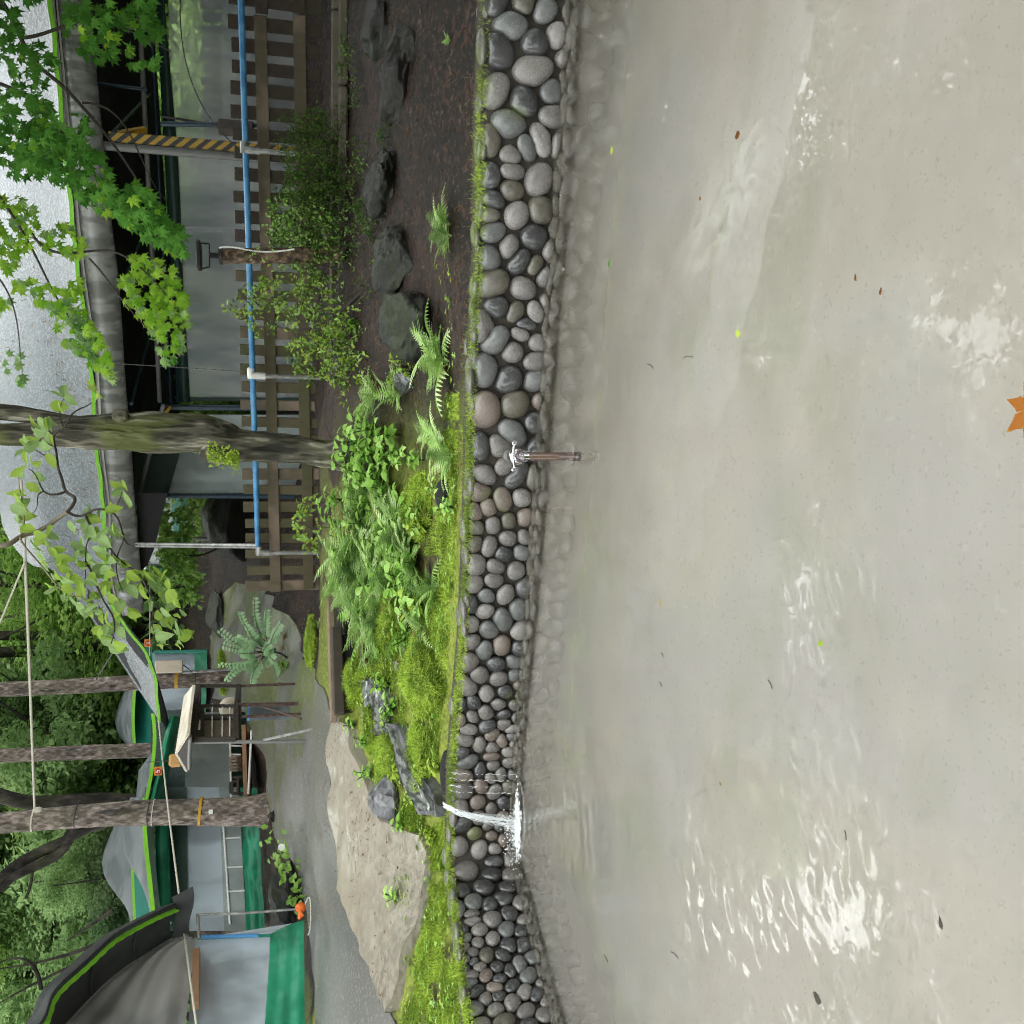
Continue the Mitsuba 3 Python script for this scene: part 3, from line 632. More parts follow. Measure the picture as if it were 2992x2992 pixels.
# pipe handrail in front of the fence
RP = Plane(FA, FB, -0.16)
rail = thing('pipe_handrail', 'blue painted pipe handrail on grey posts in front of the picket fence', 'handrail')
ra = RP.at(694, -330); rb = RP.at(754, 1602)
put('rail', tube(plin([ra, rb], 12), 0.0255, 12), 'blue_paint', rail, smooth=50)
def clamp(p, ax, mk='galvanised'):
    put('joint', tube([p - np.asarray(ax) * 0.05, p + np.asarray(ax) * 0.05], 0.033, 12), mk, rail, smooth=50)
for py, px, gm in ((1608, 757, 'galvanised'), (1090, 733, 'white_plastic'), (430, 713, 'galvanised')):
    p = RP.at(px, py, -0.005)
    clamp(p, np.r_[RP.t, 0] * 0.9, gm)
    b = RP.at(px + 8, py + 8, -0.035); g = TG(955 if py > 1500 else 985, py + 8)
    put('post', tube([b - [0, 0, 0.01], np.r_[b[:2], min(hz(b[0], b[1]), 0.95) - 0.05]], 0.022, 10), 'galvanised', rail, smooth=50)
    put('joint', tube([b + [0, 0, 0.02], b - [0, 0, 0.10]], 0.03, 10), gm, rail, smooth=50)
# timber edging below the fence
edge = thing('timber_edging', 'long grey-brown timber edging lying on the ground below the fence', 'timber')
for k, (x0, x1, h) in enumerate(((984, 975, 0.075), (1004, 998, 0.065))):
    ys = [-450, 30, 420, 760, 1240] if k == 0 else [-450, 250, 740, 1275]
    for a, b in zip(ys[:-1], ys[1:]):
        t0, t1 = a / 1250, b / 1250; d0, d1 = 7.05 + t0 * 0.95 - k * .13, 7.05 + t1 * 0.95 - k * .13
        put('timber', beam(P(x0 + (x1 - x0) * t0, a + 3, d0), P(x0 + (x1 - x0) * t1, b - 3, d1), 0.11, h, (0, 0, 1), 0.012), 'sleeper_wood', edge)

# ------------------------------------------------------------------ pavilion with the arched silver tarp roof
VA, VB = P(264, 128, 8.6), P(408, 1710, 11.1)
VP = Plane(VA, VB)
pav = thing('tarp_pavilion', 'large open pavilion with arched silver tarp roof, lime edging and clear vinyl curtains', 'pavilion')
trim_px = [(95, -420), (147, 0), (167, 194), (186, 388), (210, 621), (233, 828), (268, 1080), (285, 1332), (303, 1487), (318, 1733), (345, 1800), (353, 1812), (419, 1896), (452, 1973), (460, 2050), (466, 2108)]
C0 = spline(VP.many(trim_px), 60)
far_r = np.r_[VP.a - VP.t * (1 if VP.t[0] < 0 else -1) * 4.0, 0]
def roof_curve(px, py, o, mid=None):
    l = VP.at(px, py, o); r = np.r_[(VP.a - VP.t * 3.2 * (1 if VP.t[0] < 0 else -1)) + VP.n * o, l[2] + 0.02]
    pts = [r, r * .5 + l * .5 + [0, 0, .01], l] if mid is None else [r] + [VP.at(*m, o) for m in mid] + [l]
    return plin(pts, 60)
E0 = VP.many([(115, -420), (135, 388), (215, 1080), (262, 1487), (296, 1755), (330, 1826), (392, 1925), (430, 2005), (452, 2085)], 0.28)
roof_g = loft([C0, spline(E0, 60), roof_curve(196, 1712, 0.75), roof_curve(92, 1650, 1.5), roof_curve(22, 1568, 2.6), roof_curve(3, 1480, 3.6), roof_curve(14, 1300, 5.6)], 46)
roof_g += 0.03 * (meshkit.fbm(roof_g * 0.9, 3, 2)[..., None] - 0.5) * [0.3, 0.3, 1]
put('roof', sheet(roof_g), 'silver_tarp', pav, smooth=True)
put('roof_lining', sheet(roof_g - [0, 0.02, 0.03]), 'dark_tarp', pav, smooth=True)
trimc = plin(C0, 110); trimc = trimc + np.c_[np.zeros(110), np.full(110, -0.012), 0.006 * np.sin(np.arange(110) * 1.1)]
put('edge_trim', ribbon(trimc, 0.036, 0.014), 'lime_trim', pav, smooth=40)
wt_px = [(x + 12, y) for x, y in trim_px[:11]]
put('edge_trim', ribbon(spline(VP.many(wt_px, 0.015), 80), 0.045, 0.01), 'white_trim', pav, smooth=40, label='white lower edging of the tarp roof')
top_px = [(113, -420), (178, 128), (204, 388), (230, 621), (253, 828), (283, 1080), (302, 1332), (318, 1487), (334, 1733), (350, 1795)]
bot_px = [(200, -420), (264, 128), (289, 388), (313, 621), (338, 828), (356, 1080), (377, 1332), (388, 1487), (405, 1690), (412, 1792)]
t_, b_ = spline(VP.many(top_px, 0.03), 90), spline(VP.many(bot_px, 0.05), 90)
bul = loft([t_, (t_ + b_) / 2 - np.r_[VP.n * 0.035, 0], b_, b_ + np.r_[VP.n * 0.05, 0.0], t_ + np.r_[VP.n * 0.08, 0]], 16)
put('valance', sheet(bul), 'silver_valance', pav, smooth=40)
# dark ceiling and beams
lb, rb_ = VP.at(412, 1780, 0.1), VP.at(200, -420, 0.1)
ceil = loft([plin([rb_, lb], 20), plin([rb_ + np.r_[VP.n * 2, .55], lb + np.r_[VP.n * 2, .5]], 20), plin([rb_ + np.r_[VP.n * 4.4, .0], lb + np.r_[VP.n * 4.4, .0]], 20)], 12)
put('ceiling', sheet(ceil), 'dark_tarp', pav, smooth=True)
for (a, b, o, r, mk) in (((400, -100), (467, 1175), 0.75, 0.024, 'grey_pipe'), ((432, -100), (500, 1175), 1.1, 0.019, 'dark_blue_paint'), ((462, -100), (520, 1175), 1.3, 0.02, 'dark_blue_paint'),
                         ((478, 1182), (395, 1480), 0.55, 0.024, 'grey_pipe'), ((255, 60), (455, 90), 0.5, 0.02, 'grey_pipe'), ((284, 245), (430, 262), 0.6, 0.016, 'dark_blue_paint')):
    put('ceiling_beam', tube([VP.at(*a, o), VP.at(*b, o)], r, 10), mk, pav, smooth=50)
for py in (390, 830, 1180):
    put('rafter', tube([VP.at(300 + py * 0.07, py, 0.15), VP.at(300 + py * 0.07, py, 0.15) + np.r_[VP.n * 4, 0.2]], 0.02, 8), 'dark_blue_paint', pav, smooth=50)
# dark green rolled blind above the clear curtains
WP = Plane(VA, VB, 1.0)
blind = loft([spline(WP.many([(445, -420), (466, 194), (490, 621), (506, 900), (524, 1175)]), 60), spline(WP.many([(470, -420), (484, 194), (508, 621), (524, 900), (538, 1175)], -0.07), 60),
              spline(WP.many([(478, -420), (497, 194), (522, 500), (534, 800), (545, 1000), (556, 1175)], -0.02), 60)], 10)
put('rolled_blind', sheet(blind), 'dark_green_tarp', pav, smooth=True)
put('vinyl_curtain', strip(WP.many([(490, -420), (494, 194), (519, 500), (531, 800), (552, 1172)]), WP.many([(940, -420), (932, 194), (935, 621), (938, 900), (940, 1172)]), 50, 14), 'vinyl_clear', pav, smooth=True, label='clear vinyl curtain behind the fence')
put('curtain_border', strip(WP.many([(548, 1160), (930, 1163)], -.01), WP.many([(548, 1172), (930, 1172)], -.01), 10, 2), 'dark_green_tarp', pav)
put('vinyl_curtain', strip(WP.many([(545, 1212), (520, 1325), (489, 1441)]), WP.many([(930, 1212), (930, 1325), (930, 1441)]), 20, 14), 'vinyl_grey', pav, smooth=True, label='grey vinyl curtain left of the leaning tree trunk')
put('tarp_flap', strip(WP.many([(395, 1300), (395, 1441)], -.15), WP.many([(525, 1325), (492, 1441)], -.03), 10, 6), 'dark_green_tarp', pav, smooth=True)
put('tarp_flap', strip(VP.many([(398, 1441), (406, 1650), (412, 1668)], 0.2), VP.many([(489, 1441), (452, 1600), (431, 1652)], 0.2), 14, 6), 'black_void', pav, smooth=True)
put('dado', strip(WP.many([(880, -420), (868, 194), (860, 621), (862, 1172)], .02), WP.many([(960, -420), (950, 194), (950, 621), (950, 1172)], .02), 20, 4), 'dark_green_tarp', pav)
# posts
for (x0, y0, x1, y1, o, r, mk) in ((470, 1190, 950, 1193, 0.85, 0.032, 'dark_blue_paint'), (480, 1448, 950, 1452, 0.9, 0.03, 'dark_blue_paint'), (400, 1592, 752, 1595, -0.1, 0.026, 'galvanised')):
    put('post', tube([VP.at(x0, y0, o), VP.at(x1, y1, o) if o > 0 else RP.at(x1, y1)], r, 10), mk, pav, smooth=50)
a, b = VP.at(318, 398, 0.15), VP.at(700, 424, 0.15); b[:2] = a[:2]; b[2] = hz(a[0], a[1])
put('striped_post', beam(b, a, 0.085, 0.03, np.r_[VP.n, 0], 0.004), 'hazard_stripe', pav, label='yellow and black striped post cover')
a2 = a + np.r_[VP.t * (0.085 if VP.t[0] < 0 else -0.085), 0.05]
put('post', tube([np.r_[a2[:2], b[2]], a2], 0.04, 12), 'grey_pipe', pav, smooth=50)
put('bracket', beam(VP.at(345, 392, .2), VP.at(425, 378, .35), 0.05, 0.05), 'yellow_paint', pav)
hp = VP.at(476, 1206, 0.6)
put('striped_cuff', tube([hp + [-.12, 0, 0.02], hp + [0.08, 0, -0.05]], 0.04, 12), 'hazard_stripe', pav, smooth=50)
# floor and the far side: rail and pickets added as the fence reflection in the vinyl
fl_ = np.array([[np.r_[(VP.a - VP.t * 3 * (1 if VP.t[0] < 0 else -1)) + VP.n * o, 0] for o in (0.9, 4.6)], [np.r_[VP.b + VP.n * o, 0] for o in (0.9, 4.6)]])
fl_[..., 2] = 0.97
put('floor', sheet(fl_), 'path_concrete', pav)
BP = Plane(VA, VB, 4.2)
for i in range(34):
    py = -60 + i * 37.0
    if py > 1160: break
    put('inner_picket', beam(BP.at(760, py), BP.at(588 + rnd.uniform(-6, 6) + py * .012, py), 0.10, 0.02, np.r_[BP.n, 0], 0.003), 'fence_dark' if i % 3 else 'fence_green', pav)
put('inner_rail', beam(BP.at(620, -60, -.03), BP.at(640, 1150, -.03), 0.03, 0.05), 'sleeper_wood', pav)
for py in (672, 1010): put('inner_post', tube([BP.at(480, py, -.3), BP.at(760, py, -.3)], 0.035, 8), 'galvanised', pav, smooth=50)
put('inner_curtain', strip(BP.many([(648, -60), (655, 1150)], -.06), BP.many([(780, -60), (780, 1150)], -.06), 12, 6), 'vinyl_clear', pav, smooth=True)

# control box and lamp arm on the pavilion post, wires
cb = thing('control_box', 'small dark brown control box on a blue pole beside the striped post', 'box')
put('housing', block(VP.at(690, 375, -.1), 0.1, 0.12, 0.30, 0.3, 0.01), 'brown_box', cb)
put('pole', tube([VP.at(470, 362, -.05), VP.at(760, 366, -.05)], 0.022, 10), 'dark_blue_paint', cb, smooth=50)
put('strut', tube([VP.at(472, 340, 0.1), VP.at(640, 366, -.08)], 0.011, 8), 'black_metal', cb, smooth=50)
put('label_plate', block(VP.at(676, 374, -.17), 0.03, 0.004, 0.09, 0.0, 0.001), 'sleeper_wood', cb)
def rope(name, pts, r, mk, label, cat='rope', n=40, sag=0.0, group=None):
    c = spline(pts, n) if len(pts) > 2 else plin(pts, n)
    t = np.linspace(0, 1, n); c[:, 2] -= sag * 4 * t * (1 - t)
    return put(name, tube(c, r, 6), mk, None, label, cat, group, smooth=60)
rope('guy_wire', [VP.at(530, -60, -.3), VP.at(660, 400, -.25), VP.at(706, 440, -.2)], 0.005, 'wire_dark', 'dark guy wire slanting down to the handrail beside the striped post', 'wire')
rope('tie_wire', [VP.at(334, 1062, -0.02), RP.at(728, 1086)], 0.004, 'wire_dark', 'thin wire hanging from the pavilion valance to the white pipe joint', 'wire')

# log post with the flood lamp
lp = thing('log_post', 'short rough log post standing in the shrubs before the fence', 'post')
l0, l1 = P(1000, 745, 7.15), P(640, 748, 7.15)
put('log', tube(plin([l0, l1], 12), 0.056 * np.linspace(1.08, 0.95, 12), 20, True, 0.10, 3), 'stump_bark', lp, smooth=50)
put('strap', tube([P(650, 748, 7.15), P(640, 748, 7.15)], 0.060, 16), 'black_metal', lp, smooth=50)
put('cable', tube(spline([P(640, 724, 7.08), P(680, 722, 7.07), P(740, 733, 7.08), P(800, 735, 7.08), P(860, 728, 7.05)], 20), 0.006, 6), 'white_plastic', lp, smooth=50)
fd = thing('flood_lamp', 'black flood lamp with U bracket on top of the log post', 'lamp')
q0, q1 = P(580, 706, 7.1), P(583, 786, 7.1)
put('lamp_head', beam(q0, q1, 0.13, 0.035, (0, 0, 1), 0.008), 'black_metal', fd)
put('bracket', MB().tube([q0 + [-.01, 0, 0], P(610, 712, 7.13)], .006, 6).tube([q1, P(612, 780, 7.13)], .006, 6).tube([P(611, 711, 7.13), P(612, 781, 7.13)], .006, 6), 'black_metal', fd)
put('swivel', tube([P(612, 746, 7.13), P(640, 747, 7.15)], 0.02, 10), 'black_metal', fd, smooth=50)

# ------------------------------------------------------------------ drinking spout on the wall
sp = thing('water_spout', 'brown pipe spout with chrome fitting reaching out from the cobble wall over the water', 'spout')
s0 = P(1572, 1333, 4.33); s0[2] = max(s0[2], 0.10); s0 = P(1555, 1333, 4.36); s1 = P(1742, 1334, 3.92)
ax = nrm(s1 - s0)
put('pipe', tube(plin([s0 - ax * .02, s1], 8), np.r_[np.full(6, 0.0185), 0.0195, 0.020], 20), 'spout_brown', sp, smooth=50)
put('pipe_ring', tube([s1 - ax * 0.075, s1 - ax * .066], 0.0218, 20), 'spout_brown', sp, smooth=50)
R_ = frame(ax)
def on(t, a=0, b=0): return s0 + ax * t + R_[:, 0] * a + R_[:, 1] * b
put('collar', MB().tube([on(-.045), on(-.005)], .020, 16).tube([on(-.006), on(.006)], .0215, 16), 'chrome', sp, smooth=40)
put('coupling', MB().tube([on(-.075), on(-.046)], .0235, 18).tube([on(-.068), on(-.058)], .028, 18).tube([on(-.10), on(-.075)], .033, 6), 'chrome', sp, smooth=40)
put('valve_cap', ellipsoid(on(-.125), (.046, .046, .036), 3, R_), 'chrome', sp, smooth=True)
lever = MB().tube(plin([on(-.105, .060, .030), on(-.10, .0, .044), on(-.105, -.060, .030)], 8), .006, 8)
lever.add(*block(on(-.105, .064, .030), .022, .016, .026, 0, .004)).add(*block(on(-.105, -.064, .030), .022, .016, .026, 0, .004))
put('clamp', lever, 'chrome', sp, smooth=40)
put('flange', tube([on(-.20), on(-.17)], .03, 18), 'galvanised', sp, smooth=40)
put('outlet', tube([s1 - ax * .001, s1 + ax * .0015], .0135, 18), 'black_void', sp, smooth=40)

# ------------------------------------------------------------------ notice board cabinet with its little roof
nb = thing('display_cabinet', 'dark roofed display cabinet on thin metal legs beside the path', 'cabinet')
R0, R1, E0_, E1, B0 = P(511, 2203, 8.8), P(537, 2035, 9.4), P(546, 2145, 8.35), P(563, 2002, 8.95), P(541, 2255, 9.2)
B1 = B0 + R1 - R0; dn = np.array([0, 0, -0.022])
def slab(a, b, c, d, t=dn):
    q = np.array([a, b, c, d]); v = np.vstack([q, q + t])
    return v, np.array([(0, 1, 2), (0, 2, 3), (4, 6, 5), (4, 7, 6)] + [x for i in range(4) for x in ((i, i + 4, (i + 1) % 4 + 4), (i, (i + 1) % 4 + 4, (i + 1) % 4))])
put('roof', slab(R0, R1, E1, E0_), 'roof_cream', nb, label='cream front slope of the little roof')
put('roof', slab(R0, B0, B1, R1), 'roof_cream', nb)
put('gable', slab(R0 + dn * 1.2, E0_ + dn * 1.2, B0 + dn * 1.2, B0 + dn * 1.1, np.r_[nrm(R1 - R0)[:2] * .02, 0]), 'dark_wood', nb)
put('gutter', tube(plin([P(556, 2150, 8.45), P(553, 2210, 8.7), P(553, 2246, 9.0)], 10), 0.016, 10), 'grey_pipe', nb, smooth=50)
dl, dr_ = 8.6, 9.1
LF = lambda px, o=0: P(px, 2166, dl) + [0, o, 0]
tl, bl, trr, br = P(566, 2162, dl), P(690, 2160, dl), P(568, 2063, dr_), P(690, 2063, dr_)
back = np.array([0.12, 0.36, 0])
for a, b, w in ((tl, bl, .045), (trr, br, .03), (tl, trr, .05), (bl, br, .05)):
    put('frame', beam(a, b, w, w, (0.4, -1, 0) if abs((b - a)[2]) > .2 else (0, 0, 1), .004), 'dark_wood', nb)
    put('frame', beam(a + back, b + back, w, w, (0.4, -1, 0) if abs((b - a)[2]) > .2 else (0, 0, 1), .004), 'dark_wood', nb)
for a in (tl, bl, trr, br): put('frame', beam(a, a + back, .04, .04, (0, 0, 1), .004), 'dark_wood', nb)
hp_ = tl * .76 + bl * .24; hq = trr * .76 + br * .24
put('header_panel', slab(tl, trr, hq, hp_, np.r_[nrm(back)[:2] * .02, 0]), 'dark_wood', nb)
put('floor_panel', slab(bl + [0, 0, .02], br + [0, 0, .02], br + back + [0, 0, .02], bl + back + [0, 0, .02]), 'dark_wood', nb)
put('side_panel', slab(tl + [-.03, 0, 0], bl + [-.03, 0, 0], bl + back + [-.03, 0, 0], tl + back + [-.03, 0, 0], np.array([0.012, 0, 0])), 'plank_wood', nb)
for t in (0.42, 0.66, 0.84): put('shelf_bar', tube([tl * (1 - t) + bl * t + back * .1, trr * (1 - t) + br * t + back * .1], 0.006, 6), 'white_plastic', nb)
for t in (0.2, 0.5, 0.8): put('shelf_bar', tube([(tl * .24 + bl * .76) * (1 - t) + (trr * .24 + br * .76) * t + back * .2, bl * (1 - t) + br * t + back * .2], 0.005, 6), 'grey_pipe', nb)
put('paper_note', slab(*[tl * (1 - u) * (1 - v) + trr * u * (1 - v) + bl * (1 - u) * v + br * u * v - back * .03 for u, v in ((.3, .07), (.6, .07), (.6, .15), (.3, .15))], back * .01), 'white_plastic', nb)
put('leg', tube([P(560, 2168, dl), P(916, 2166, dl - .02)], 0.016, 10), 'grey_pipe', nb, smooth=50)
put('leg', tube([P(690, 2060, dr_), P(899, 2056, dr_)], 0.018, 10), 'rusty_pipe', nb, smooth=50)
put('leg_brace', tube([P(768, 2163, dl), P(933, 2126, dl - .5)], 0.011, 8), 'galvanised', nb, smooth=50)
put('leg_brace', tube([P(770, 2066, dr_), P(880, 2100, dr_ - .4)], 0.009, 8), 'rusty_pipe', nb, smooth=50)
for q_ in (bl + back, br + back): put('leg', tube([q_, np.r_[q_[:2], hz(q_[0], q_[1]) - .02]], 0.014, 8), 'rusty_pipe', nb, smooth=50)
hat = thing('straw_globe', 'round cream woven globe lying behind the display cabinet', 'globe')
hc = P(670, 2068, 9.75)
put('globe', ellipsoid(hc, (.105, .105, .10), 3), 'cream_plastic', hat, smooth=True)
put('cord', tube([hc + [0, 0, .1], hc + [0, 0, .5]], .003, 6), 'wire_dark', hat)
wb_ = thing('wicker_lamp', 'orange wicker lamp box hanging under the green rolled tarp', 'lamp')
w0 = P(513, 2222, 10.6)
put('shade', block(w0, .13, .1, .13, .4, .02), 'wicker', wb_); put('cord', tube([w0 + [0, 0, .06], w0 + [0, 0, .3]], .004, 6), 'wire_dark', wb_)
sk = thing('blue_bucket', 'blue-grey plastic bin half hidden behind the cabinet legs', 'bin')
put('body', tube([P(860, 2080, 9.8), P(725, 2080, 9.8)], [.075, .085], 16), 'grey_tarp', sk, smooth=50); put('rim', tube([P(730, 2080, 9.8), P(724, 2080, 9.8)], .09, 16), 'sky_blue', sk, smooth=50)

# ------------------------------------------------------------------ tents
def patch(curves, n=24, m=10, rough=0.0, seed=0, fold=0.0, nf=7):
    g = loft([spline(c, n) if len(c) > 2 else plin(c, n) for c in curves], m)
    if rough: g = g + rough * (meshkit.fbm(g * 2.2 + seed, 3)[..., None] - .5) * [.6, -1, .3]
    if fold:
        u = np.linspace(0, 1, n)[None, :]; v = np.linspace(0, 1, m)[:, None]
        g = g + (fold * np.sin(v * np.pi * nf + u * 2.0) * (0.25 + u))[..., None] * [0.1, -0.8, 0.2]
    return sheet(g)
# the near tent on the left
TP = Plane(P(890, 2690, 8.2), P(890, 2992, 7.5))
tn = thing('arched_tent', 'arched dark tarp tent with lime piping, milky vinyl wall and green skirt at the left', 'tent')
lime_px = [(20, 3130, -.9), (75, 3050, -.9), (128, 2992, -.9), (155, 2921, -.85), (217, 2855, -.8), (272, 2805, -.75), (322, 2758, -.7), (388, 2716, -.6), (466, 2677, -.5), (513, 2657, -.42)]
lime = spline([TP.at(x, y, o) for x, y, o in lime_px], 70)
inner = spline([TP.at(x, y, -.05) for x, y in [(20, 3230), (90, 3110), (194, 2992), (338, 2848), (430, 2785), (505, 2739)]], 70)
put('hood_lining', sheet(loft([lime, (lime + inner) / 2 + [0, 0, .03], inner], 14)), 'dark_tarp', tn, smooth=True)
lt = lime + np.c_[np.zeros(70), np.full(70, -.01), .004 * np.sin(np.arange(70) * 1.7)]
put('piping', ribbon(lt, 0.055, 0.02, nrm([0.5, -.2, .8])), 'lime_trim', tn, smooth=50)
topb = lime + [0.03, .05, .045]
put('hood', sheet(loft([lime + [0, .012, .0], topb, topb + [-.5, .9, .25], topb + [-1.6, 2.4, .1]], 16)), 'dark_tarp', tn, smooth=True)
for k in (18, 38, 55): put('hood_rib', tube(loft([[lime[k]], [(lime[k] + inner[k]) / 2 + [0, -.02, .02]], [inner[k]]], 8)[:, 0], 0.009, 8), 'dark_tarp', tn)
put('front_pole', tube(inner + [0, -.015, 0], 0.011, 8), 'grey_pipe', tn, smooth=50)
low = [TP.at(x, y, -.1) for x, y in [(572, 2743), (567, 2800), (560, 2860), (547, 2992), (538, 3100), (530, 3230)]]
mid = [TP.at(x, y, -.16) for x, y in [(535, 2741), (470, 2800), (440, 2860), (395, 2992), (350, 3110), (300, 3230)]]
up_ = [TP.at(x, y, -.04) for x, y in [(505, 2739), (430, 2785), (338, 2848), (194, 2992), (90, 3110), (20, 3230)]]
put('gathered_tarp', patch([up_, mid, low], 60, 60, 0.08, 3, 0.045, 8), 'brown_tarp', tn, smooth=True)
put('tarp_tail', patch([TP.many([(500, 2622), (563, 2590)], -.42), TP.many([(512, 2657), (566, 2640)], -.40), TP.many([(510, 2700), (552, 2705)], -.3), TP.many([(505, 2739), (568, 2742)], -.12)], 16, 14, 0.04, 9), 'dark_tarp', tn, smooth=True)
put('vinyl_wall', patch([TP.many([(570, 2740), (535, 3230)]), TP.many([(788, 2735), (765, 3230)])], 40, 22, 0.10, 5, .006, 3), 'vinyl_milky', tn, smooth=True)
put('skirt', patch([TP.many([(787, 2728), (765, 3230)], -.012), TP.many([(840, 2704), (828, 3230)], -.03), TP.many([(891, 2690), (890, 3230)], -.05)], 60, 26, 0.16, 7, .012, 5), 'green_tarp', tn, smooth=True)
put('skirt', strip(TP.many([(575, 2738), (790, 2728)], -.02), TP.many([(575, 2746), (790, 2738)], -.02), 12, 3), 'teal_tarp', tn, label='torn green edge of the vinyl wall')
bz = TP.many([(571, 2743), (890, 2692)])
put('side_wall', sheet(np.array([[bz[0], bz[0] + [-1.4, 2.6, .1]], [bz[1], bz[1] + [-1.4, 2.6, .2]]])), 'vinyl_milky', tn)
put('beam', beam(TP.at(574, 2780, -.14), TP.at(572, 2942, -.14), 0.10, 0.055), 'warm_wood', tn)
put('edge_tube', tube(TP.many([(588, 2738), (755, 2733)], -.06), 0.016, 8), 'sky_blue', tn, smooth=50)
ck = thing('crank_rod', 'grey roll-up crank rod with orange handle box at the foot of the green skirt', 'crank')
put('rod', tube(TP.many([(577, 2672), (700, 2669), (868, 2656)], -.3), 0.011, 8), 'galvanised', ck, smooth=50)
put('arm', tube(TP.many([(577, 2672), (582, 2743)], -.3), 0.013, 8), 'galvanised', ck, smooth=50)
co = TP.at(878, 2652, -.3)
put('gear_case', ellipsoid(co, (.042, .04, .045), 2), 'orange_plastic', ck, smooth=40)
put('handle', MB().beam(co + [.01, -.02, .03], co + [-.055, -.05, -.02], .035, .025).tube([co + [-.02, 0, 0], co + [-.09, .0, .01]], .014, 8), 'orange_plastic', ck)
put('cord', tube(spline([co + [0, 0, -.03], co + [.09, -.06, -.075], co + [.02, -.12, -.08], co + [-.14, -.1, -.075], co + [-.22, -.02, -.06]], 24), .005, 6), 'rope_white', ck)
# the middle tent with the double grey roof
MP = Plane(P(756, 2412, 11.9), P(772, 2690, 11.1))
mt = thing('double_roof_tent', 'tent with two grey peaked roofs, lime piping and green skirt behind the nearest pine trunk', 'tent')
put('vinyl_wall', patch([MP.many([(545, 2300), (548, 2720)]), MP.many([(697, 2300), (720, 2720)])], 24, 8, .04, 2), 'vinyl_milky', mt, smooth=True)
put('vinyl_wall', patch([MP.many([(640, 2300), (655, 2720)], -.02), MP.many([(697, 2300), (720, 2720)], -.02)], 10, 4), 'vinyl_grey', mt)
put('wall_band', patch([MP.many([(488, 2300), (488, 2720)], .05), MP.many([(546, 2300), (549, 2720)], -.02)], 16, 4), 'dark_green_tarp', mt, smooth=True)
put('skirt', patch([MP.many([(696, 2300), (719, 2720)], -.02), MP.many([(750, 2300), (775, 2720)], -.06)], 40, 16, .16, 4, .01, 4), 'green_tarp', mt, smooth=True)
put('rolled_blind', tube(MP.many([(470, 2300), (473, 2412), (478, 2640), (480, 2700)], -.15), .075, 14, True, .25, 5), 'green_tarp', mt, smooth=60)
put('valance', patch([MP.many([(424, 2300), (424, 2412), (447, 2665)], -.42), MP.many([(450, 2300), (449, 2412), (472, 2672)], -.3)], 20, 5), 'pale_green_tarp', mt, smooth=True)
for y in (2450, 2535, 2605): put('frame_bar', tube([MP.at(655 + (y - 2450) * .06, y, -.03), MP.at(700 + (y - 2412) * .08, y - 3, -.03)], .009, 6), 'white_plastic', mt)
put('frame_bar', tube(MP.many([(652, 2400), (672, 2700)], -.03), .011, 6), 'white_plastic', mt)
eave = [MP.at(423, 2330, -.45), MP.at(423, 2413, -.45), MP.at(434, 2535, -.45), MP.at(448, 2668, -.45)]
apx = [MP.at(380, 2330, 1.0), MP.at(361, 2426, 1.0), MP.at(376, 2520, .6), MP.at(440, 2668, -.2)]
put('roof', patch([apx, [(a + b) / 2 + [0, 0, .015] for a, b in zip(apx, eave)], eave], 24, 10, .02), 'grey_tarp', mt, smooth=True, label='lower front roof')
put('piping', ribbon(spline([p + [0, -.012, 0] for p in eave], 40), .045, .02), 'lime_trim', mt, smooth=50)
ev2 = [MP.at(372, 2340, 1.3), MP.at(383, 2440, 1.2), MP.at(389, 2540, 1.1), MP.at(397, 2700, 1.0)]
rd2 = [MP.at(352, 2340, 2.4), MP.at(330, 2420, 2.3), MP.at(303, 2490, 2.2), MP.at(345, 2620, 1.6), MP.at(380, 2708, 1.1)]
put('roof', patch([rd2, [.5 * (plin(rd2, 4)[i] + ev2[i]) for i in range(4)], ev2], 30, 10, .02), 'grey_tarp', mt, smooth=True, label='upper rear roof with the peak')
put('piping', ribbon(spline([p + [0, -.012, 0] for p in ev2], 40), .045, .02), 'lime_trim', mt, smooth=50)
put('gable_wall', patch([MP.many([(386, 2440), (398, 2702)], .98), MP.many([(450, 2440), (450, 2702)], .9)], 14, 4), 'teal_tarp', mt)
put('side_wall', sheet(np.array([MP.many([(500, 2715), (500, 2715, 2.6)]), MP.many([(775, 2716), (700, 2716, 2.6)])])), 'green_tarp', mt)
# the shop tent behind the cabinet
SP = Plane(P(790, 2090, 12.4), P(790, 2340, 11.9))
st_ = thing('stall_tent', 'open stall tent with rolled green tarp, tables and dim vinyl wall behind the display cabinet', 'tent')
put('vinyl_wall', patch([SP.many([(538, 2080), (542, 2345)], .3), SP.many([(672, 2080), (676, 2345)], .3)], 20, 8, .06, 3), 'vinyl_grey', st_, smooth=True)
put('wall_band', patch([SP.many([(440, 2075), (440, 2345)], .5), SP.many([(540, 2075), (543, 2345)], .32)], 16, 4), 'dark_green_tarp', st_)
put('rolled_tarp', patch([SP.many([(500, 2085), (470, 2200), (432, 2345)], -.25), SP.many([(508, 2090), (480, 2205), (448, 2345)], -.42), SP.many([(527, 2095), (505, 2210), (468, 2345)], -.22)], 30, 12, .08, 8), 'green_tarp', st_, smooth=True)
put('roof', patch([SP.many([(405, 2250), (395, 2350)], .7), SP.many([(447, 2195), (427, 2350)], -.35)], 20, 8, .02), 'grey_tarp', st_, smooth=True)
put('piping', ribbon(spline(SP.many([(446, 2085), (449, 2210), (437, 2290), (425, 2350)], -.37), 30), .04, .02), 'lime_trim', st_, smooth=50)
put('wall_post', tube(SP.many([(430, 2345), (770, 2338)], -.1), .03, 8), 'sky_blue', st_, smooth=50, label='peeling blue edge post beside the pine trunk')
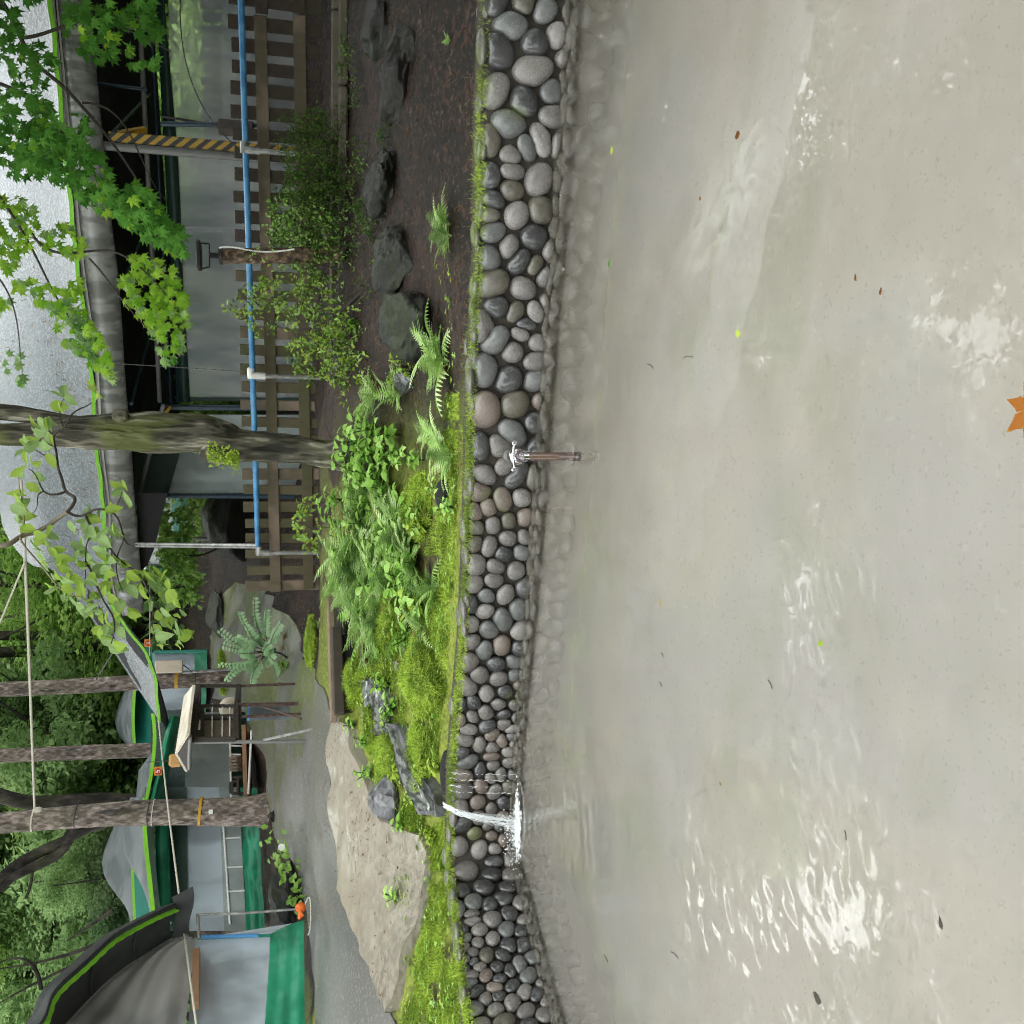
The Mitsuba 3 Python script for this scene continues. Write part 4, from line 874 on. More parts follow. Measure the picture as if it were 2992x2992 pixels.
put('counter', MB().beam(SP.at(714, 2130, -.1), SP.at(720, 2332, -.1), .4, .05).beam(SP.at(724, 2130, .1), SP.at(728, 2332, .1), .03, .06), 'warm_wood', st_)
put('counter_rail', tube(SP.many([(735, 2135), (726, 2320)], -.3), .014, 8), 'white_plastic', st_)
put('recess_shade', patch([SP.many([(730, 2080), (735, 2345)], .6), SP.many([(800, 2080), (800, 2345)], .5)], 8, 4), 'black_void', st_)  # black sheet standing in for the shade below the counter
put('lower_wall', patch([SP.many([(672, 2080), (676, 2345)], .35), SP.many([(735, 2080), (738, 2345)], .5)], 8, 4), 'dark_green_tarp', st_)
put('shelf_frame', MB().tube(SP.many([(670, 2178), (708, 2180)], .1), .01, 6).tube(SP.many([(704, 2205), (670, 2204)], .1), .01, 6).tube(SP.many([(672, 2165), (676, 2330)], .1), .012, 6), 'white_plastic', st_)
chair = thing('wooden_chair', 'dark wooden chair tipped onto the counter of the stall tent', 'chair')
cc = [SP.at(x, y, -.1) for x, y in ((676, 2285), (676, 2318), (712, 2280), (712, 2318))]
put('backrest', beam(cc[0], cc[1], .03, .05), 'dark_wood', chair); put('seat', beam(SP.at(696, 2276, -.1), SP.at(696, 2318, -.1), .2, .03), 'dark_wood', chair)
for a, b in ((0, 2), (1, 3)): put('leg', beam(cc[a], cc[b], .03, .03), 'dark_wood', chair)
put('leg', beam(cc[2] + [0, .18, 0], cc[0] + [0, .18, .0], .03, .03), 'dark_wood', chair)
cl = thing('striped_cushion', 'brown and cream striped cushion set upright on the stall counter', 'cushion')
put('pad', patch([SP.many([(668, 2212), (672, 2254)], -.2), SP.many([(688, 2208), (690, 2254)], -.27), SP.many([(706, 2208), (708, 2252)], -.2)], 10, 8), 'plank_wood', cl, smooth=True)
for y in (2218, 2228, 2238, 2247): put('stripe', beam(SP.at(674, y, -.27), SP.at(702, y - 1, -.27), .012, .008), 'dark_wood', cl)
# the farther tents
KP = Plane(P(606, 1905, 17.2), P(600, 2110, 16.6))
ft = thing('far_tent', 'far tent with grey peaked roof and green skirt beyond the pine with the cream box', 'tent')
put('vinyl_wall', patch([KP.many([(448, 1905), (455, 2110)]), KP.many([(571, 1905), (572, 2110)])], 24, 8, .05, 2), 'vinyl_milky', ft, smooth=True)
put('skirt', patch([KP.many([(568, 1902), (570, 2110)], -.02), KP.many([(606, 1902), (600, 2110)], -.05)], 24, 6, .06, 3), 'green_tarp', ft, smooth=True)
put('edge_strip', tube(KP.many([(452, 1906), (604, 1903)], -.03), .03, 8), 'teal_tarp', ft)
put('underside', patch([KP.many([(602, 1895), (602, 2130)], .1), KP.many([(622, 1895), (622, 2130)], .1)], 6, 3), 'black_void', ft)  # black strip standing in for the shade in the gap under the skirt
put('upper_wall', patch([KP.many([(390, 1930), (385, 2180)], .3), KP.many([(452, 1905), (458, 2180)], .05)], 10, 4), 'teal_tarp', ft)
ev = KP.many([(405, 1925), (394, 2016), (390, 2100), (394, 2180)], -.1); rd = KP.many([(392, 1925), (365, 2016), (338, 2105), (374, 2178)], 1.6)
put('roof', patch([rd, [(a + b) / 2 for a, b in zip(rd, ev)], ev], 30, 8, .02), 'grey_tarp', ft, smooth=True)
put('piping', ribbon(spline(ev + [0, -.02, 0], 40), .05, .02), 'lime_trim', ft, smooth=50)
put('side_wall', sheet(np.array([KP.many([(460, 1903), (460, 1903, 3)]), KP.many([(604, 1903), (560, 1903, 3)])])), 'green_tarp', ft)
gt = thing('back_tarp_screen', 'grey and teal tarp screen hung under the trees beyond the open pavilion corner', 'screen')
QP = Plane(P(560, 1480, 15.0), P(560, 1700, 16.0))
put('panel', patch([QP.many([(445, 1440), (430, 1662)]), QP.many([(500, 1440), (512, 1662)])], 16, 6, .05), 'vinyl_grey', gt, smooth=True)
put('border', patch([QP.many([(500, 1440), (512, 1662)], -.02), QP.many([(545, 1440), (553, 1662)], -.02)], 16, 4, .05), 'teal_tarp', gt, smooth=True)
put('edge', tube(QP.many([(428, 1660), (553, 1663)], -.03), .03, 8), 'teal_tarp', gt); put('edge', tube(QP.many([(425, 1560), (425, 1662)], -.03), .02, 8), 'white_plastic', gt)
put('pole', tube(QP.many([(425, 1570), (640, 1575)], .05), .03, 8), 'grey_pipe', gt)
# numbered tags
def numtag(no, p, label):
    t = thing('number_tag', label, 'sign')
    put('plate', block(p, .10, .012, .09, 0, .004), 'orange_sign', t)
    put('badge', tube([p + [0, -.0075, 0], p + [0, -.0095, 0]], .036, 16), 'red_sign', t)
    v = meshkit.text_mesh(no, .045, .003, True); x = np.array(v.vertices); x = x - x.mean(0)
    put('number', (np.c_[x[:, 0], -x[:, 2] - .0115, x[:, 1]] + p, np.array(v.faces)[:, ::-1]), 'white_plastic', t)
numtag('5', SP.at(462, 2253, -.5), 'orange and red number tag 5 hanging on the rope before the stall tent')
numtag('2', P(432, 1879, 13.0), 'orange and red number tag 2 near the silver roof tip')
tf = thing('tag_flag', 'small dark green flag panel behind the number tag 2', 'flag')
put('cloth', patch([PP([(421, 1868, 13.2), (424, 1905, 13.2)]), PP([(446, 1868, 13.2), (444, 1940, 13.2)])], 6, 4), 'green_tarp', tf)
# ropes
rope('tree_rope', [P(101, 2362, 10.75), P(97, 2249, 10.2), P(84, 1900, 8.9), P(73, 1630, 8.0), P(60, 1400, 7.4)], .012, 'rope_white', 'thick pale rope tied round the nearest pine trunk and leading to the right')
rope('branch_rope', [P(72, 1644, 8.0), P(30, 1745, 8.3), P(-30, 1890, 8.6)], .008, 'rope_white', 'short pale rope slanting up from the thick rope to the treetops')
rope('guy_rope', [P(464, 2108, 11.95), P(500, 2430, 9.5), P(574, 2992, 7.0), P(602, 3200, 6.4)], .009, 'rope_white', 'long white guy rope from the silver roof tip down past the arched tent')
rope('slack_line', [P(437, 1640, 12.6), P(438, 1760, 12.8), P(436, 1990, 13.2)], .007, 'rope_white', 'thin pale line strung behind the glossy leaves toward the cream box')
rope('far_line', [P(365, 1850, 13.4), P(282, 1985, 14.7)], .012, 'wire_dark', 'dark line slanting from the tarp roof edge up to the cream box pine', 'wire')
# ------------------------------------------------------------------ leaves, one mesh each, seen again and again
def leaf_oval(w=0.5, n=7, m=5, cup=0.12, droop=0.25, vein=0.02, tip=0.35):
    """unit leaf along +x from 0 to 1, lying in xy, with uv"""
    v, uv = [], []
    for i in range(n):
        t = i / (n - 1); hw = w * 0.5 * (math.sin(math.pi * min(1, t ** 0.75)) ** 0.85 if 0 < t < 1 else 0.0) * (1 - tip * max(0, t - .6))
        for j in range(m):
            s = 2 * j / (m - 1) - 1; y = s * hw
            z = cup * abs(s) ** 1.4 * hw * 2 - droop * t * t + vein * math.sin(t * 22 - abs(s) * 7) * hw
            v.append((t, y, z)); uv.append((t, .5 + s * .5))
    f = [(i * m + j, (i + 1) * m + j, (i + 1) * m + j + 1, i * m + j + 1) for i in range(n - 1) for j in range(m - 1)]
    return np.array(v), np.array(f), np.array(uv)
def leaf_maple(seed=0, lobes=7):
    g = np.random.default_rng(seed); v = [(0, 0, 0)]; f = []
    angs = np.linspace(-128, 128, lobes) if lobes == 7 else np.linspace(-105, 105, lobes)
    lens = {7: [.38, .66, .9, 1.0, .9, .66, .38], 5: [.5, .85, 1.0, .85, .5]}[lobes]
    for a, l in zip(angs, lens):
        a = math.radians(a + g.uniform(-4, 4)); l *= g.uniform(.92, 1.06); w = .17 * l + .035
        c, s = math.cos(a), math.sin(a); dz = -.16 * l * l
        b = len(v)
        for (x, y, z) in ((.30 * l, w * .62, .0), (.52 * l, w, dz * .3 - .02), (.62 * l, w * .62, dz * .4), (l, 0, dz), (.62 * l, -w * .62, dz * .4), (.52 * l, -w, dz * .3 - .02), (.30 * l, -w * .62, .0), (.5 * l, 0, .02)):
            v.append((x * c - y * s, x * s + y * c, z))
        f += [(0, b + 7, b), (b, b + 7, b + 1), (b + 1, b + 7, b + 2), (b + 2, b + 7, b + 3), (b + 3, b + 7, b + 4), (b + 4, b + 7, b + 5), (b + 5, b + 7, b + 6), (b + 6, b + 7, 0)]
    return np.array(v, float), np.array(f)
def frond(seed, pairs=17, pinnule=True, width=.34):
    """unit fern frond from 0 to 1 along +x arching down"""
    g = np.random.default_rng(seed); mb = MB()
    t = np.linspace(0, 1, 14); arch = .34 + g.uniform(-.1, .12)
    sp_ = lambda u: np.array([u * (1 - .12 * u), .04 * math.sin(u * 3 + seed), .30 * u - (arch + .30) * u * u])
    mb.tube([sp_(u) for u in t], np.linspace(.008, .002, 14), 4, False)
    for i in range(pairs):
        u = .12 + .88 * (i + .5) / pairs; p = sp_(u); q = sp_(min(1, u + .02)); ax_ = nrm(q - p)
        L = width * 1.12 * (min(1.0, (u - .08) / .10 + .45) * (1 - u) ** .78 + .03) * g.uniform(.9, 1.05); hw = .030 * (0.6 + .4 * L / width) + .006
        for s in (-1, 1):
            side = nrm(np.cross([0, 0, 1], ax_)) * s; d = nrm(side + ax_ * .45 + np.array([0, 0, -.18 + g.uniform(-.1, .1)]))
            w = nrm(np.cross(np.cross(d, ax_), d)) ; up = nrm(np.cross(d, w))
            k = 7; vv, ff = [], []
            for j in range(k + 1):
                r = j / k; h = hw * (1 - r) ** .7 * (1 if j % 2 == 0 else (.45 if pinnule else .9))
                c = p + d * L * r + np.array([0, 0, -.10 * L * r * r])
                vv += [c - w * h, c + w * h]
            for j in range(k): a = 2 * j; ff += [(a, a + 2, a + 3), (a, a + 3, a + 1)]
            mb.add(vv, ff)
    return mb.m()
OV = [leaf_oval(.62, cup=.10, droop=.22), leaf_oval(.55, cup=.22, droop=.10), leaf_oval(.70, cup=-.06, droop=.35)]
OVS = [leaf_oval(.58, 5, 3, .15, .2, 0), leaf_oval(.5, 5, 3, .1, .35, 0)]
MP_ = [leaf_maple(k, 7 if k < 3 else 5) for k in range(4)]
FR = [frond(k, 13 + k % 2, k % 2 == 0, .36) for k in range(4)] + [frond(9, 11, True, .42), frond(11, 10, False, .44)]
def scatter(base, items):
    """many copies of (v, f[, uv]) under (R, p, s): one mesh"""
    V, F, U, n = [], [], [], 0
    bv, bf = base[0], base[1]
    if bf.shape[1] == 4: bf = np.vstack([bf[:, [0, 1, 2]], bf[:, [0, 2, 3]]])
    for R, p, s in items:
        V.append(bv @ (np.asarray(R).T * s) + p); F.append(bf + n); n += len(bv)
        if len(base) > 2: U.append(base[2])
    return np.vstack(V), np.vstack(F), (np.vstack(U) if U else None)
def leafR(fwd, upn, roll=0.0):
    """leaf along fwd with its face toward upn"""
    x = nrm(fwd); z = upn - x * (np.asarray(upn) @ x); z = nrm(z) if np.linalg.norm(z) > 1e-5 else nrm(np.cross(x, [1, .3, .2]))
    R = np.stack([x, np.cross(z, x), z], 1)
    return R @ rotv([1, 0, 0], roll) if roll else R
def rdir(g=nr): return nrm(g.normal(size=3))

# ------------------------------------------------------------------ woods behind: hillside trees
def blob_crown(seed, r, n, leaf, clumps, flat=.75):
    g = np.random.default_rng(seed); items = []
    cs = [nrm(g.normal(size=3)) * g.uniform(.25, 1.0) ** .6 for _ in range(clumps)]
    for i in range(n):
        c = cs[g.integers(clumps)]; d = g.normal(size=3); d /= np.linalg.norm(d); k = g.uniform(.5, 1.0)
        p = (c + d * .34 * k) * np.asarray(r) * [1, 1, flat]
        upn = nrm(d * .7 + [0, 0, .8] + g.normal(size=3) * .35)
        items.append((leafR(nrm(g.normal(size=3)), upn), p, leaf * g.uniform(.6, 1.3)))
    lo = (np.array([(0, 0, 0), (.45, .3, -.02), (1, 0, -.12), (.45, -.3, -.02)], float), np.array([(0, 2, 1), (0, 3, 2)]))
    v, f, _ = scatter(lo, items); return v, f
CROWN = {}
for k, (mk, r, n, lf, cl) in enumerate((('forest_dark', (1, 1, 1), 8000, .078, 30), ('forest_mid', (1, 1, 1), 8000, .074, 28), ('forest_lime', (1, 1, 1), 5600, .07, 20), ('forest_dark', (1, 1, 1), 7000, .082, 22), ('forest_mid', (1, 1, 1), 7000, .078, 19))):
    CROWN[k] = plyd(blob_crown(40 + k, r, n, lf, cl), mk)
tg = np.random.default_rng(17)
TREE_LABEL = {0: 'dark leafy tree in the woods on the hillside', 1: 'mid green leafy tree in the woods on the hillside', 2: 'bright lime green young tree in the woods on the hillside'}
def where_label(x, y, k):
    py = 1496 - 1496 * FOC * x / (y * 1.06)
    side = next(n for lim, n in ((-900, 'far outside right'), (-100, 'just outside right'), (300, 'behind the pavilion right end'), (700, 'behind the pavilion middle'), (1100, 'behind the pavilion, right of centre'), (1480, 'behind the crooked tree'), (1700, 'above the roof left slope'), (1860, 'right of the dark trunks'),
        (1990, 'beside the cream box pine'), (2110, 'above the far tent'), (2210, 'left of the brown pine'), (2390, 'behind the nearest pine'), (2560, 'above the double roof'), (2720, 'above the arched tent tail'), (2860, 'behind the arched hood'), (3050, 'at the left picture edge'), (3500, 'just outside left'), (1e9, 'far outside left')) if py < lim)
    row = 'first' if y < 24 else 'second' if y < 29.5 else 'third' if y < 36 else 'fourth' if y < 46 else 'last'
    return f"{('dark', 'mid green', 'lime green')[k]} woodland tree {side}, {row} row"
def wood_tree(x, y, h, r, kind, lean=0.0, trunk_r=None, label=None, group='trees in the woods on the hillside', crowns=3, low=.3, bm='dark_bark'):
    z = hz(x, y); label = label or where_label(x, y, kind % 3)
    t = thing('woodland_tree', label, 'tree', f'trees: {label}')
    top = np.array([x + lean * h, y, z + h]); b = np.array([x, y, z - .2])
    pts = spline([b, b * .6 + top * .4 + np.r_[tg.normal(size=2) * .15, 0], top], 10)
    put('trunk', tube(pts, np.linspace(1, .25, 10) * (trunk_r or .016 * h + .03), 9, False, .1, x), bm, t, smooth=50)
    for i in range(3):
        u = .35 + .18 * i; p = b * (1 - u) + top * u; a = tg.uniform(0, 6.28)
        put('limb', tube(spline([p, p + [math.cos(a) * r * .5, math.sin(a) * r * .5, r * .3], p + [math.cos(a) * r * .95, math.sin(a) * r * .95, r * .75]], 6), np.linspace(.35, .1, 6) * (trunk_r or .016 * h + .03), 6, False), bm, t, smooth=50)
    for i in range(crowns):
        u = low + (1 - low) * (i + .5) / crowns; a = tg.uniform(0, 6.28); rr = r * (1.05 - .35 * i / max(1, crowns - 1)) if crowns > 1 else r
        c = b * (1 - u) + top * u + [math.cos(a) * r * .3, math.sin(a) * r * .3, 0]
        k = (kind, kind, (kind + 1) % 5)[i % 3] if kind != 2 else 2
        key = key_for(f'{t}__crown'); scene[key] = {**CROWN[k], 'to_world': M4(rotz(tg.uniform(0, 6.28)), c, 1.0) @ T().scale([rr, rr, h * (1 - low) / crowns * .85])}
spots = []
for row, (y0, n, x0, x1) in enumerate(((21, 13, -15, 11), (26, 14, -19, 16), (32, 14, -24, 22), (40, 14, -32, 30), (52, 14, -44, 40))):
    for i in range(n):
        x = x0 + (x1 - x0) * (i + tg.uniform(.15, .85)) / n; y = y0 + tg.uniform(-1.8, 1.8)
        if row == 0 and -1.2 < x < 9: continue
        if row == 1 and 0 < x < 9 and i % 2: continue
        kind = int(tg.choice([0, 1, 2, 3, 4], p=[.30, .25, .13, .18, .14]))
        wood_tree(x, y, (4.2 if kind == 2 else tg.uniform(5.5, 8)) + row * 1.0, tg.uniform(1.7, 2.5) + row * .35, kind, tg.uniform(-.05, .05), low=.12 if row < 3 else .05, crowns=3 if row < 3 else 2)
for (px, py, d, h, r, kind) in ((300, 1870, 23, 3.2, 1.5, 2), (360, 1960, 22, 2.6, 1.1, 2), (230, 1800, 24, 3.6, 1.4, 2), (420, 2260, 20, 4.5, 1.7, 2), (200, 2300, 22, 5, 1.9, 1), (250, 2600, 21, 4.5, 2.0, 1), (330, 2560, 17, 2.4, 1.2, 0), (120, 2080, 25, 5, 2, 0), (280, 2100, 21, 3.4, 1.6, 0)):
    p = P(px, py, d); wood_tree(p[0], d, max(1.5, p[2] + h * .5 - hz(p[0], d)), r, kind, low=.15)
BUSHN = {60: 'at the right edge', 330: 'just left of the control box', 560: 'right of the log post', 800: 'left of the flood lamp', 1000: 'behind the thin tie wire', 1120: 'beside the curtain border', 200: 'between the right edge and the control box', 700: 'straight behind the flood lamp', 450: 'behind the striped post'}
for k, (x, y) in enumerate(((1.2, 24.5), (4.6, 24), (8.0, 22), (12.5, 21))):  # added to close a sky gap that glints on the water
    wood_tree(x, y, 12.5, 2.7, (0, 1, 3, 1)[k], 0, low=.5, label='tall tree added high behind the pavilion roof to block sky glare, ' + ('left one', 'second from left', 'second from right', 'right one')[k])
wood_tree(-7.0, 11.2, 12.5, 3.0, 0, 0, low=.42, crowns=4, label='tall shade tree added outside the picture behind the arched tent to block sky glare')  # unseen tree added to cut sky glare on the water
# bright saplings seen through the pavilion
for (py, d, k) in ((60, 15.5, 2), (330, 16.5, 2), (560, 15.5, 2), (800, 16, 2), (1000, 15, 2), (1120, 16.5, 1), (200, 19, 1), (700, 19, 2), (450, 18, 1)):
    p = P(560, py, d); wood_tree(p[0], d, 3.0, 1.9, 2, low=.02, label=f'bright green bush seen through the vinyl curtain, {BUSHN[py]}', crowns=2)
# undergrowth on the hillside: nobody could count it
items = []
for i in range(15000):
    x, y = tg.uniform(-22, 18), 18.5 + 26 * tg.random() ** 1.5
    z = hz(x, y)
    items.append((leafR(rdir(tg), nrm(tg.normal(size=3) * .5 + [0, -.5, .8])), np.array([x, y, z + tg.uniform(0, .7)]), tg.uniform(.12, .34)))
v, f, _ = scatter(OVS[0], items); put('undergrowth', (v, f), 'forest_mid', None, 'low leafy undergrowth covering the hillside under the trees', 'undergrowth', kind='stuff')

# ------------------------------------------------------------------ the pine trunks with scaly bark
def trunk_tree(label, pts, rads, mk, n=22, crown=None, group=None, name='pine_tree', wob=.05, seed=1):
    t = thing(name, label, 'tree', group)
    c = spline(pts, 60); q_ = np.asarray(pts, float); al = np.r_[0, np.cumsum(np.linalg.norm(np.diff(q_, axis=0), axis=1))]; al /= al[-1]
    rads = list(rads) + [rads[-1]] * (len(q_) - len(rads)); r = np.interp(np.linspace(0, 1, 60), al, rads[:len(q_)])
    put('trunk', tube(c, r, n, True, wob, seed), mk, t, smooth=60)
    return t
def high_crown(t, c, r, kinds=(0, 1), n=3, sp_=1.6):
    for i in range(n):
        a = i * 2.4; key = key_for(f'{t}__crown')
        scene[key] = {**CROWN[kinds[i % len(kinds)]], 'to_world': M4(rotz(a), np.asarray(c) + [math.cos(a) * sp_, math.sin(a) * sp_, (i % 4) * .9 + (i // 4) * .45]) @ T().scale([r, r, r * .55])}
def up(px, py, d, ext, px2, py2):
    """carry a trunk on above the picture"""
    a, b = P(px, py, d), P(px2, py2, d); return a + nrm(a - b) * ext
t1 = trunk_tree('nearest pine with pinkish scaly bark and mossy foot, ringed with yellow tape', [P(812, 2364, 11) - [0, 0, .15], P(785, 2368, 11), P(740, 2370, 11), P(582, 2372, 11), P(388, 2376, 11), P(194, 2388, 11), P(0, 2405, 11), up(0, 2405, 11, 5, 388, 2376)], [.26, .21, .165, .145, .132, .118, .108, .05], 'scaly_bark', 26)
high_crown(t1, up(0, 2405, 11, 4.2, 388, 2376), 2.9, (0, 3, 1), 8, 2.3)  # unseen crown thickened to screen sky glare off the water
tp_ = [P(585, y, 10.99) for y in (2340, 2372, 2404)]
put('tape', tube([P(590, 2371, 11), P(582, 2371, 11)], .156, 22), 'yellow_paint', t1, smooth=50)
put('tag', block(P(616, 2372, 10.84), .05, .006, .045, -.1, .002), 'white_plastic', t1)
for x in (222, 434, 447): put('tie', tube([P(x, 2386 if x < 300 else 2375, 11), P(x + 2.5, 2386 if x < 300 else 2375, 11)], .128 if x < 300 else .146, 20), 'wire_dark' if x < 447 else 'rope_white', t1, smooth=50)
put('rope_loop', tube([P(96, 2396, 11), P(101, 2396, 11)], .122, 20), 'rope_white', t1, smooth=50)
put('rope_knot', ellipsoid(P(110, 2366, 10.86), (.03, .03, .05), 2), 'rope_white', t1, smooth=True)
# root moss at its foot
t2 = trunk_tree('straight pine with the cream box and conduit, ringed with yellow tape', [P(735, 1975, 14.8) - [0, 0, .1], P(700, 1977, 14.8), P(480, 1990, 14.8), P(233, 2004, 14.8), P(0, 2015, 14.8), up(0, 2015, 14.8, 5, 480, 1990)], [.15, .13, .115, .108, .105, .05], 'scaly_bark', 22, seed=4)
high_crown(t2, up(0, 2015, 14.8, 4.2, 480, 1990), 3.0, (3, 1, 0), 4, 1.8)
put('tape', tube([P(522, 1988, 14.8), P(512, 1988, 14.8)], .124, 20), 'yellow_paint', t2, smooth=50)
for x in (572, 690): put('tie', tube([P(x, 1984, 14.8), P(x + 2, 1984, 14.8)], .126, 20), 'wire_dark', t2, smooth=50)
mbx = thing('meter_box', 'cream plastic box with grey conduit fixed to the pine trunk', 'box')
put('housing', block(P(495, 1948, 14.65), .17, .16, .37, .25, .015), 'cream_plastic', mbx)
put('lid', block(P(494, 1948, 14.55), .18, .05, .385, .25, .012), 'cream_plastic', mbx)
put('conduit', tube(plin([P(534, 1965, 14.66), P(700, 1953, 14.66)], 6), .022, 10), 'galvanised', mbx, smooth=50)
put('cable', tube(spline([P(530, 1940, 14.6), P(545, 1950, 14.6), P(560, 1964, 14.64)], 10), .008, 6), 'black_metal', mbx)
t3 = trunk_tree('brown pine trunk rising behind the grey tent roofs between its two neighbours', [P(640, 2186, 14.3) - [0, 0, .2], P(445, 2192, 14.3), P(200, 2200, 14.3), P(0, 2208, 14.3), up(0, 2208, 14.3, 5, 445, 2192)], [.125, .105, .10, .095, .05], 'scaly_bark', 20, seed=8)
high_crown(t3, up(0, 2208, 14.3, 4.2, 445, 2192), 2.8, (0, 4, 3), 4, 1.8)
for k, (a, b, r) in enumerate((((0, 1857), (420, 1838), .105), ((0, 1906), (430, 1868), .12))):
    trunk_tree('dark trunk at the edge of the woods, ' + ('right' if k == 0 else 'left') + ' one of the close pair', [P(b[0] + 120, b[1] - 5, 21) - [0, 0, .5], P(*b, 21), P((a[0] + b[0]) / 2, (a[1] + b[1]) / 2 + 6, 21), P(*a, 21), up(*a, 21, 4, *b)], [r * 1.2, r, r, r * .95, r * .5], 'dark_bark', 14, name='bare_tree', seed=k)
dk = trunk_tree('dark forked tree spreading its limbs behind the nearest pine', [P(600, 2348, 14.5) - [0, 0, 1], P(390, 2345, 14.5), P(250, 2340, 14.5), P(90, 2345, 14.5), P(0, 2325, 14.5), up(0, 2325, 14.5, 3, 250, 2340)], [.16, .12, .11, .10, .10, .05], 'dark_bark', 16, name='forked_tree', seed=3)
put('limb', tube(spline([P(300, 2405, 14), P(250, 2425, 14), P(170, 2465, 14), P(80, 2510, 14), P(0, 2572, 14), P(-90, 2640, 14)], 24), np.linspace(.055, .10, 24), 12, True, .1), 'dark_bark', dk, smooth=60)
put('limb', tube(spline([P(330, 2375, 14.2), P(270, 2410, 14.1), P(215, 2425, 14), P(190, 2470, 14), P(95, 2535, 13.9), P(0, 2600, 13.8)], 20), np.linspace(.10, .05, 20), 12, True, .1), 'dark_bark', dk, smooth=60)
put('limb', tube(spline([P(95, 2535, 13.9), P(88, 2590, 13.8), P(75, 2625, 13.8)], 8), .02, 6), 'dark_bark', dk, smooth=60)
# low dead brush and leaning branches at the upper left
br = thing('dead_branches', 'bare brown leaning branches at the top left beyond the arched tent', 'branches')
for pts in (((300, 2790), (150, 2850), (0, 2930)), ((280, 2760), (160, 2800), (0, 2830)), ((330, 2660), (240, 2720), (195, 2750)), ((120, 2890), (60, 2800), (0, 2812))):
    put('branch', tube(spline([P(x, y, 12.5) for x, y in pts], 14), np.linspace(.028, .008, 14), 8, True, .2), 'dark_bark', br, smooth=50)

# ------------------------------------------------------------------ the crooked grey trunk on the bank with its glossy-leaved branch
D = 6.9
mtree = thing('crooked_tree', 'crooked grey-barked tree with mossy bends standing among the ferns before the fence', 'tree')
mp = [(1000, 1326), (975, 1328), (900, 1318), (830, 1308), (745, 1304), (690, 1300), (655, 1288), (600, 1270), (505, 1264), (430, 1262), (350, 1262), (260, 1264), (180, 1266), (90, 1270), (0, 1268)]
mr = [.125, .105, .095, .100, .110, .122, .132, .138, .140, .139, .134, .115, .094, .078, .072]
pts = [P(x, y, D) for x, y in mp]; pts += [pts[-1] + nrm(pts[-1] - pts[-4]) * k for k in (1.5, 3.2)]; mr += [.06, .035]
put('trunk', tube(spline(pts, 120), np.interp(np.linspace(0, 1, 120), (lambda a: a / a[-1])(np.r_[0, np.cumsum(np.linalg.norm(np.diff(np.array(pts), axis=0), axis=1))]), mr), 30, True, .16, 2), 'grey_bark', mtree, smooth=70)
st2 = [P(330, 1228, D + .06), P(190, 1232, D + .05), P(90, 1214, D + .05), P(0, 1204, D + .05)]; st2 += [st2[-1] + nrm(st2[-1] - st2[1]) * 2.2]
put('stem', tube(spline(st2, 30), [.05] * 6 + list(np.linspace(.055, .04, 24)), 16, True, .1, 5), 'grey_bark', mtree, smooth=60)
put('burr', ellipsoid(P(352, 1216, D - .10), (.05, .05, .055), 3), 'grey_bark', mtree, smooth=True)
put('burr', ellipsoid(P(640, 1322, D - .06), (.09, .08, .13), 3), 'grey_bark', mtree, smooth=True)
tuft = []
for i in range(900):
    x, y = nr.uniform(610, 700), 0; y = 1320 + (x - 610) * .25 + nr.normal() * 14
    tuft.append((leafR(nrm(np.array([0, -.4, .5]) + nr.normal(size=3) * .5), rdir()), P(x, y, D - .125 + nr.uniform(-.02, .03)), nr.uniform(.012, .03)))
put('moss_tuft', scatter(OVS[1], tuft)[:2], 'moss_blade', mtree, kind='stuff')

dw = thing('glossy_branch_tree', 'slender tree whose drooping branch of large glossy veined leaves hangs before the silver roof', 'tree')
TW = [([(-140, 1640), (0, 1594), (23, 1591), (60, 1568), (100, 1556), (158, 1524), (197, 1496)], .020, .014, 'pale_twig'),
      ([(197, 1496), (212, 1449), (194, 1437), (181, 1400), (171, 1371), (163, 1313), (160, 1270), (186, 1250), (206, 1216), (240, 1192), (268, 1177)], .012, .004, 'twig'),
      ([(190, 1437), (150, 1445), (128, 1435), (110, 1400), (85, 1370)], .009, .003, 'twig'), ([(128, 1435), (112, 1447), (108, 1480), (95, 1500)], .005, .002, 'twig'),
      ([(163, 1340), (130, 1330), (100, 1310), (80, 1290)], .006, .003, 'twig'), ([(186, 1250), (175, 1200), (200, 1150)], .005, .002, 'twig'),
      ([(197, 1496), (248, 1503), (275, 1490), (329, 1498), (357, 1553), (400, 1591)], .010, .004, 'twig'), ([(329, 1498), (345, 1470), (355, 1440)], .004, .002, 'twig'), ([(357, 1553), (352, 1600), (340, 1640), (345, 1690), (360, 1730)], .006, .003, 'twig'),
      ([(248, 1503), (282, 1560), (323, 1604), (347, 1633), (382, 1660), (420, 1700)], .009, .004, 'twig'), ([(282, 1560), (255, 1585), (250, 1640), (249, 1700), (246, 1730)], .005, .002, 'twig'),
      ([(60, 1568), (75, 1600), (110, 1640), (150, 1690), (190, 1730), (240, 1745)], .008, .003, 'pale_twig'), ([(250, 1640), (275, 1690), (300, 1750), (323, 1788), (335, 1830), (325, 1880)], .009, .004, 'twig'),
      ([(382, 1660), (430, 1720), (450, 1760), (470, 1790), (500, 1830)], .007, .003, 'twig'), ([(450, 1760), (445, 1820), (470, 1880), (500, 1890)], .004, .002, 'twig'), ([(60, 1568), (70, 1500), (60, 1440), (55, 1390)], .006, .003, 'pale_twig')]
DD = 6.0
for pts, r0, r1, mk in TW:
    q = [P(x, y, DD - .0006 * (y - 1500) + .05 * math.sin(y * .05)) for x, y in pts]; n = 5 * len(q)
    put('branch', tube(spline(q, n), np.linspace(r0, r1, n) * DD / 7, 7), mk, dw, smooth=60)
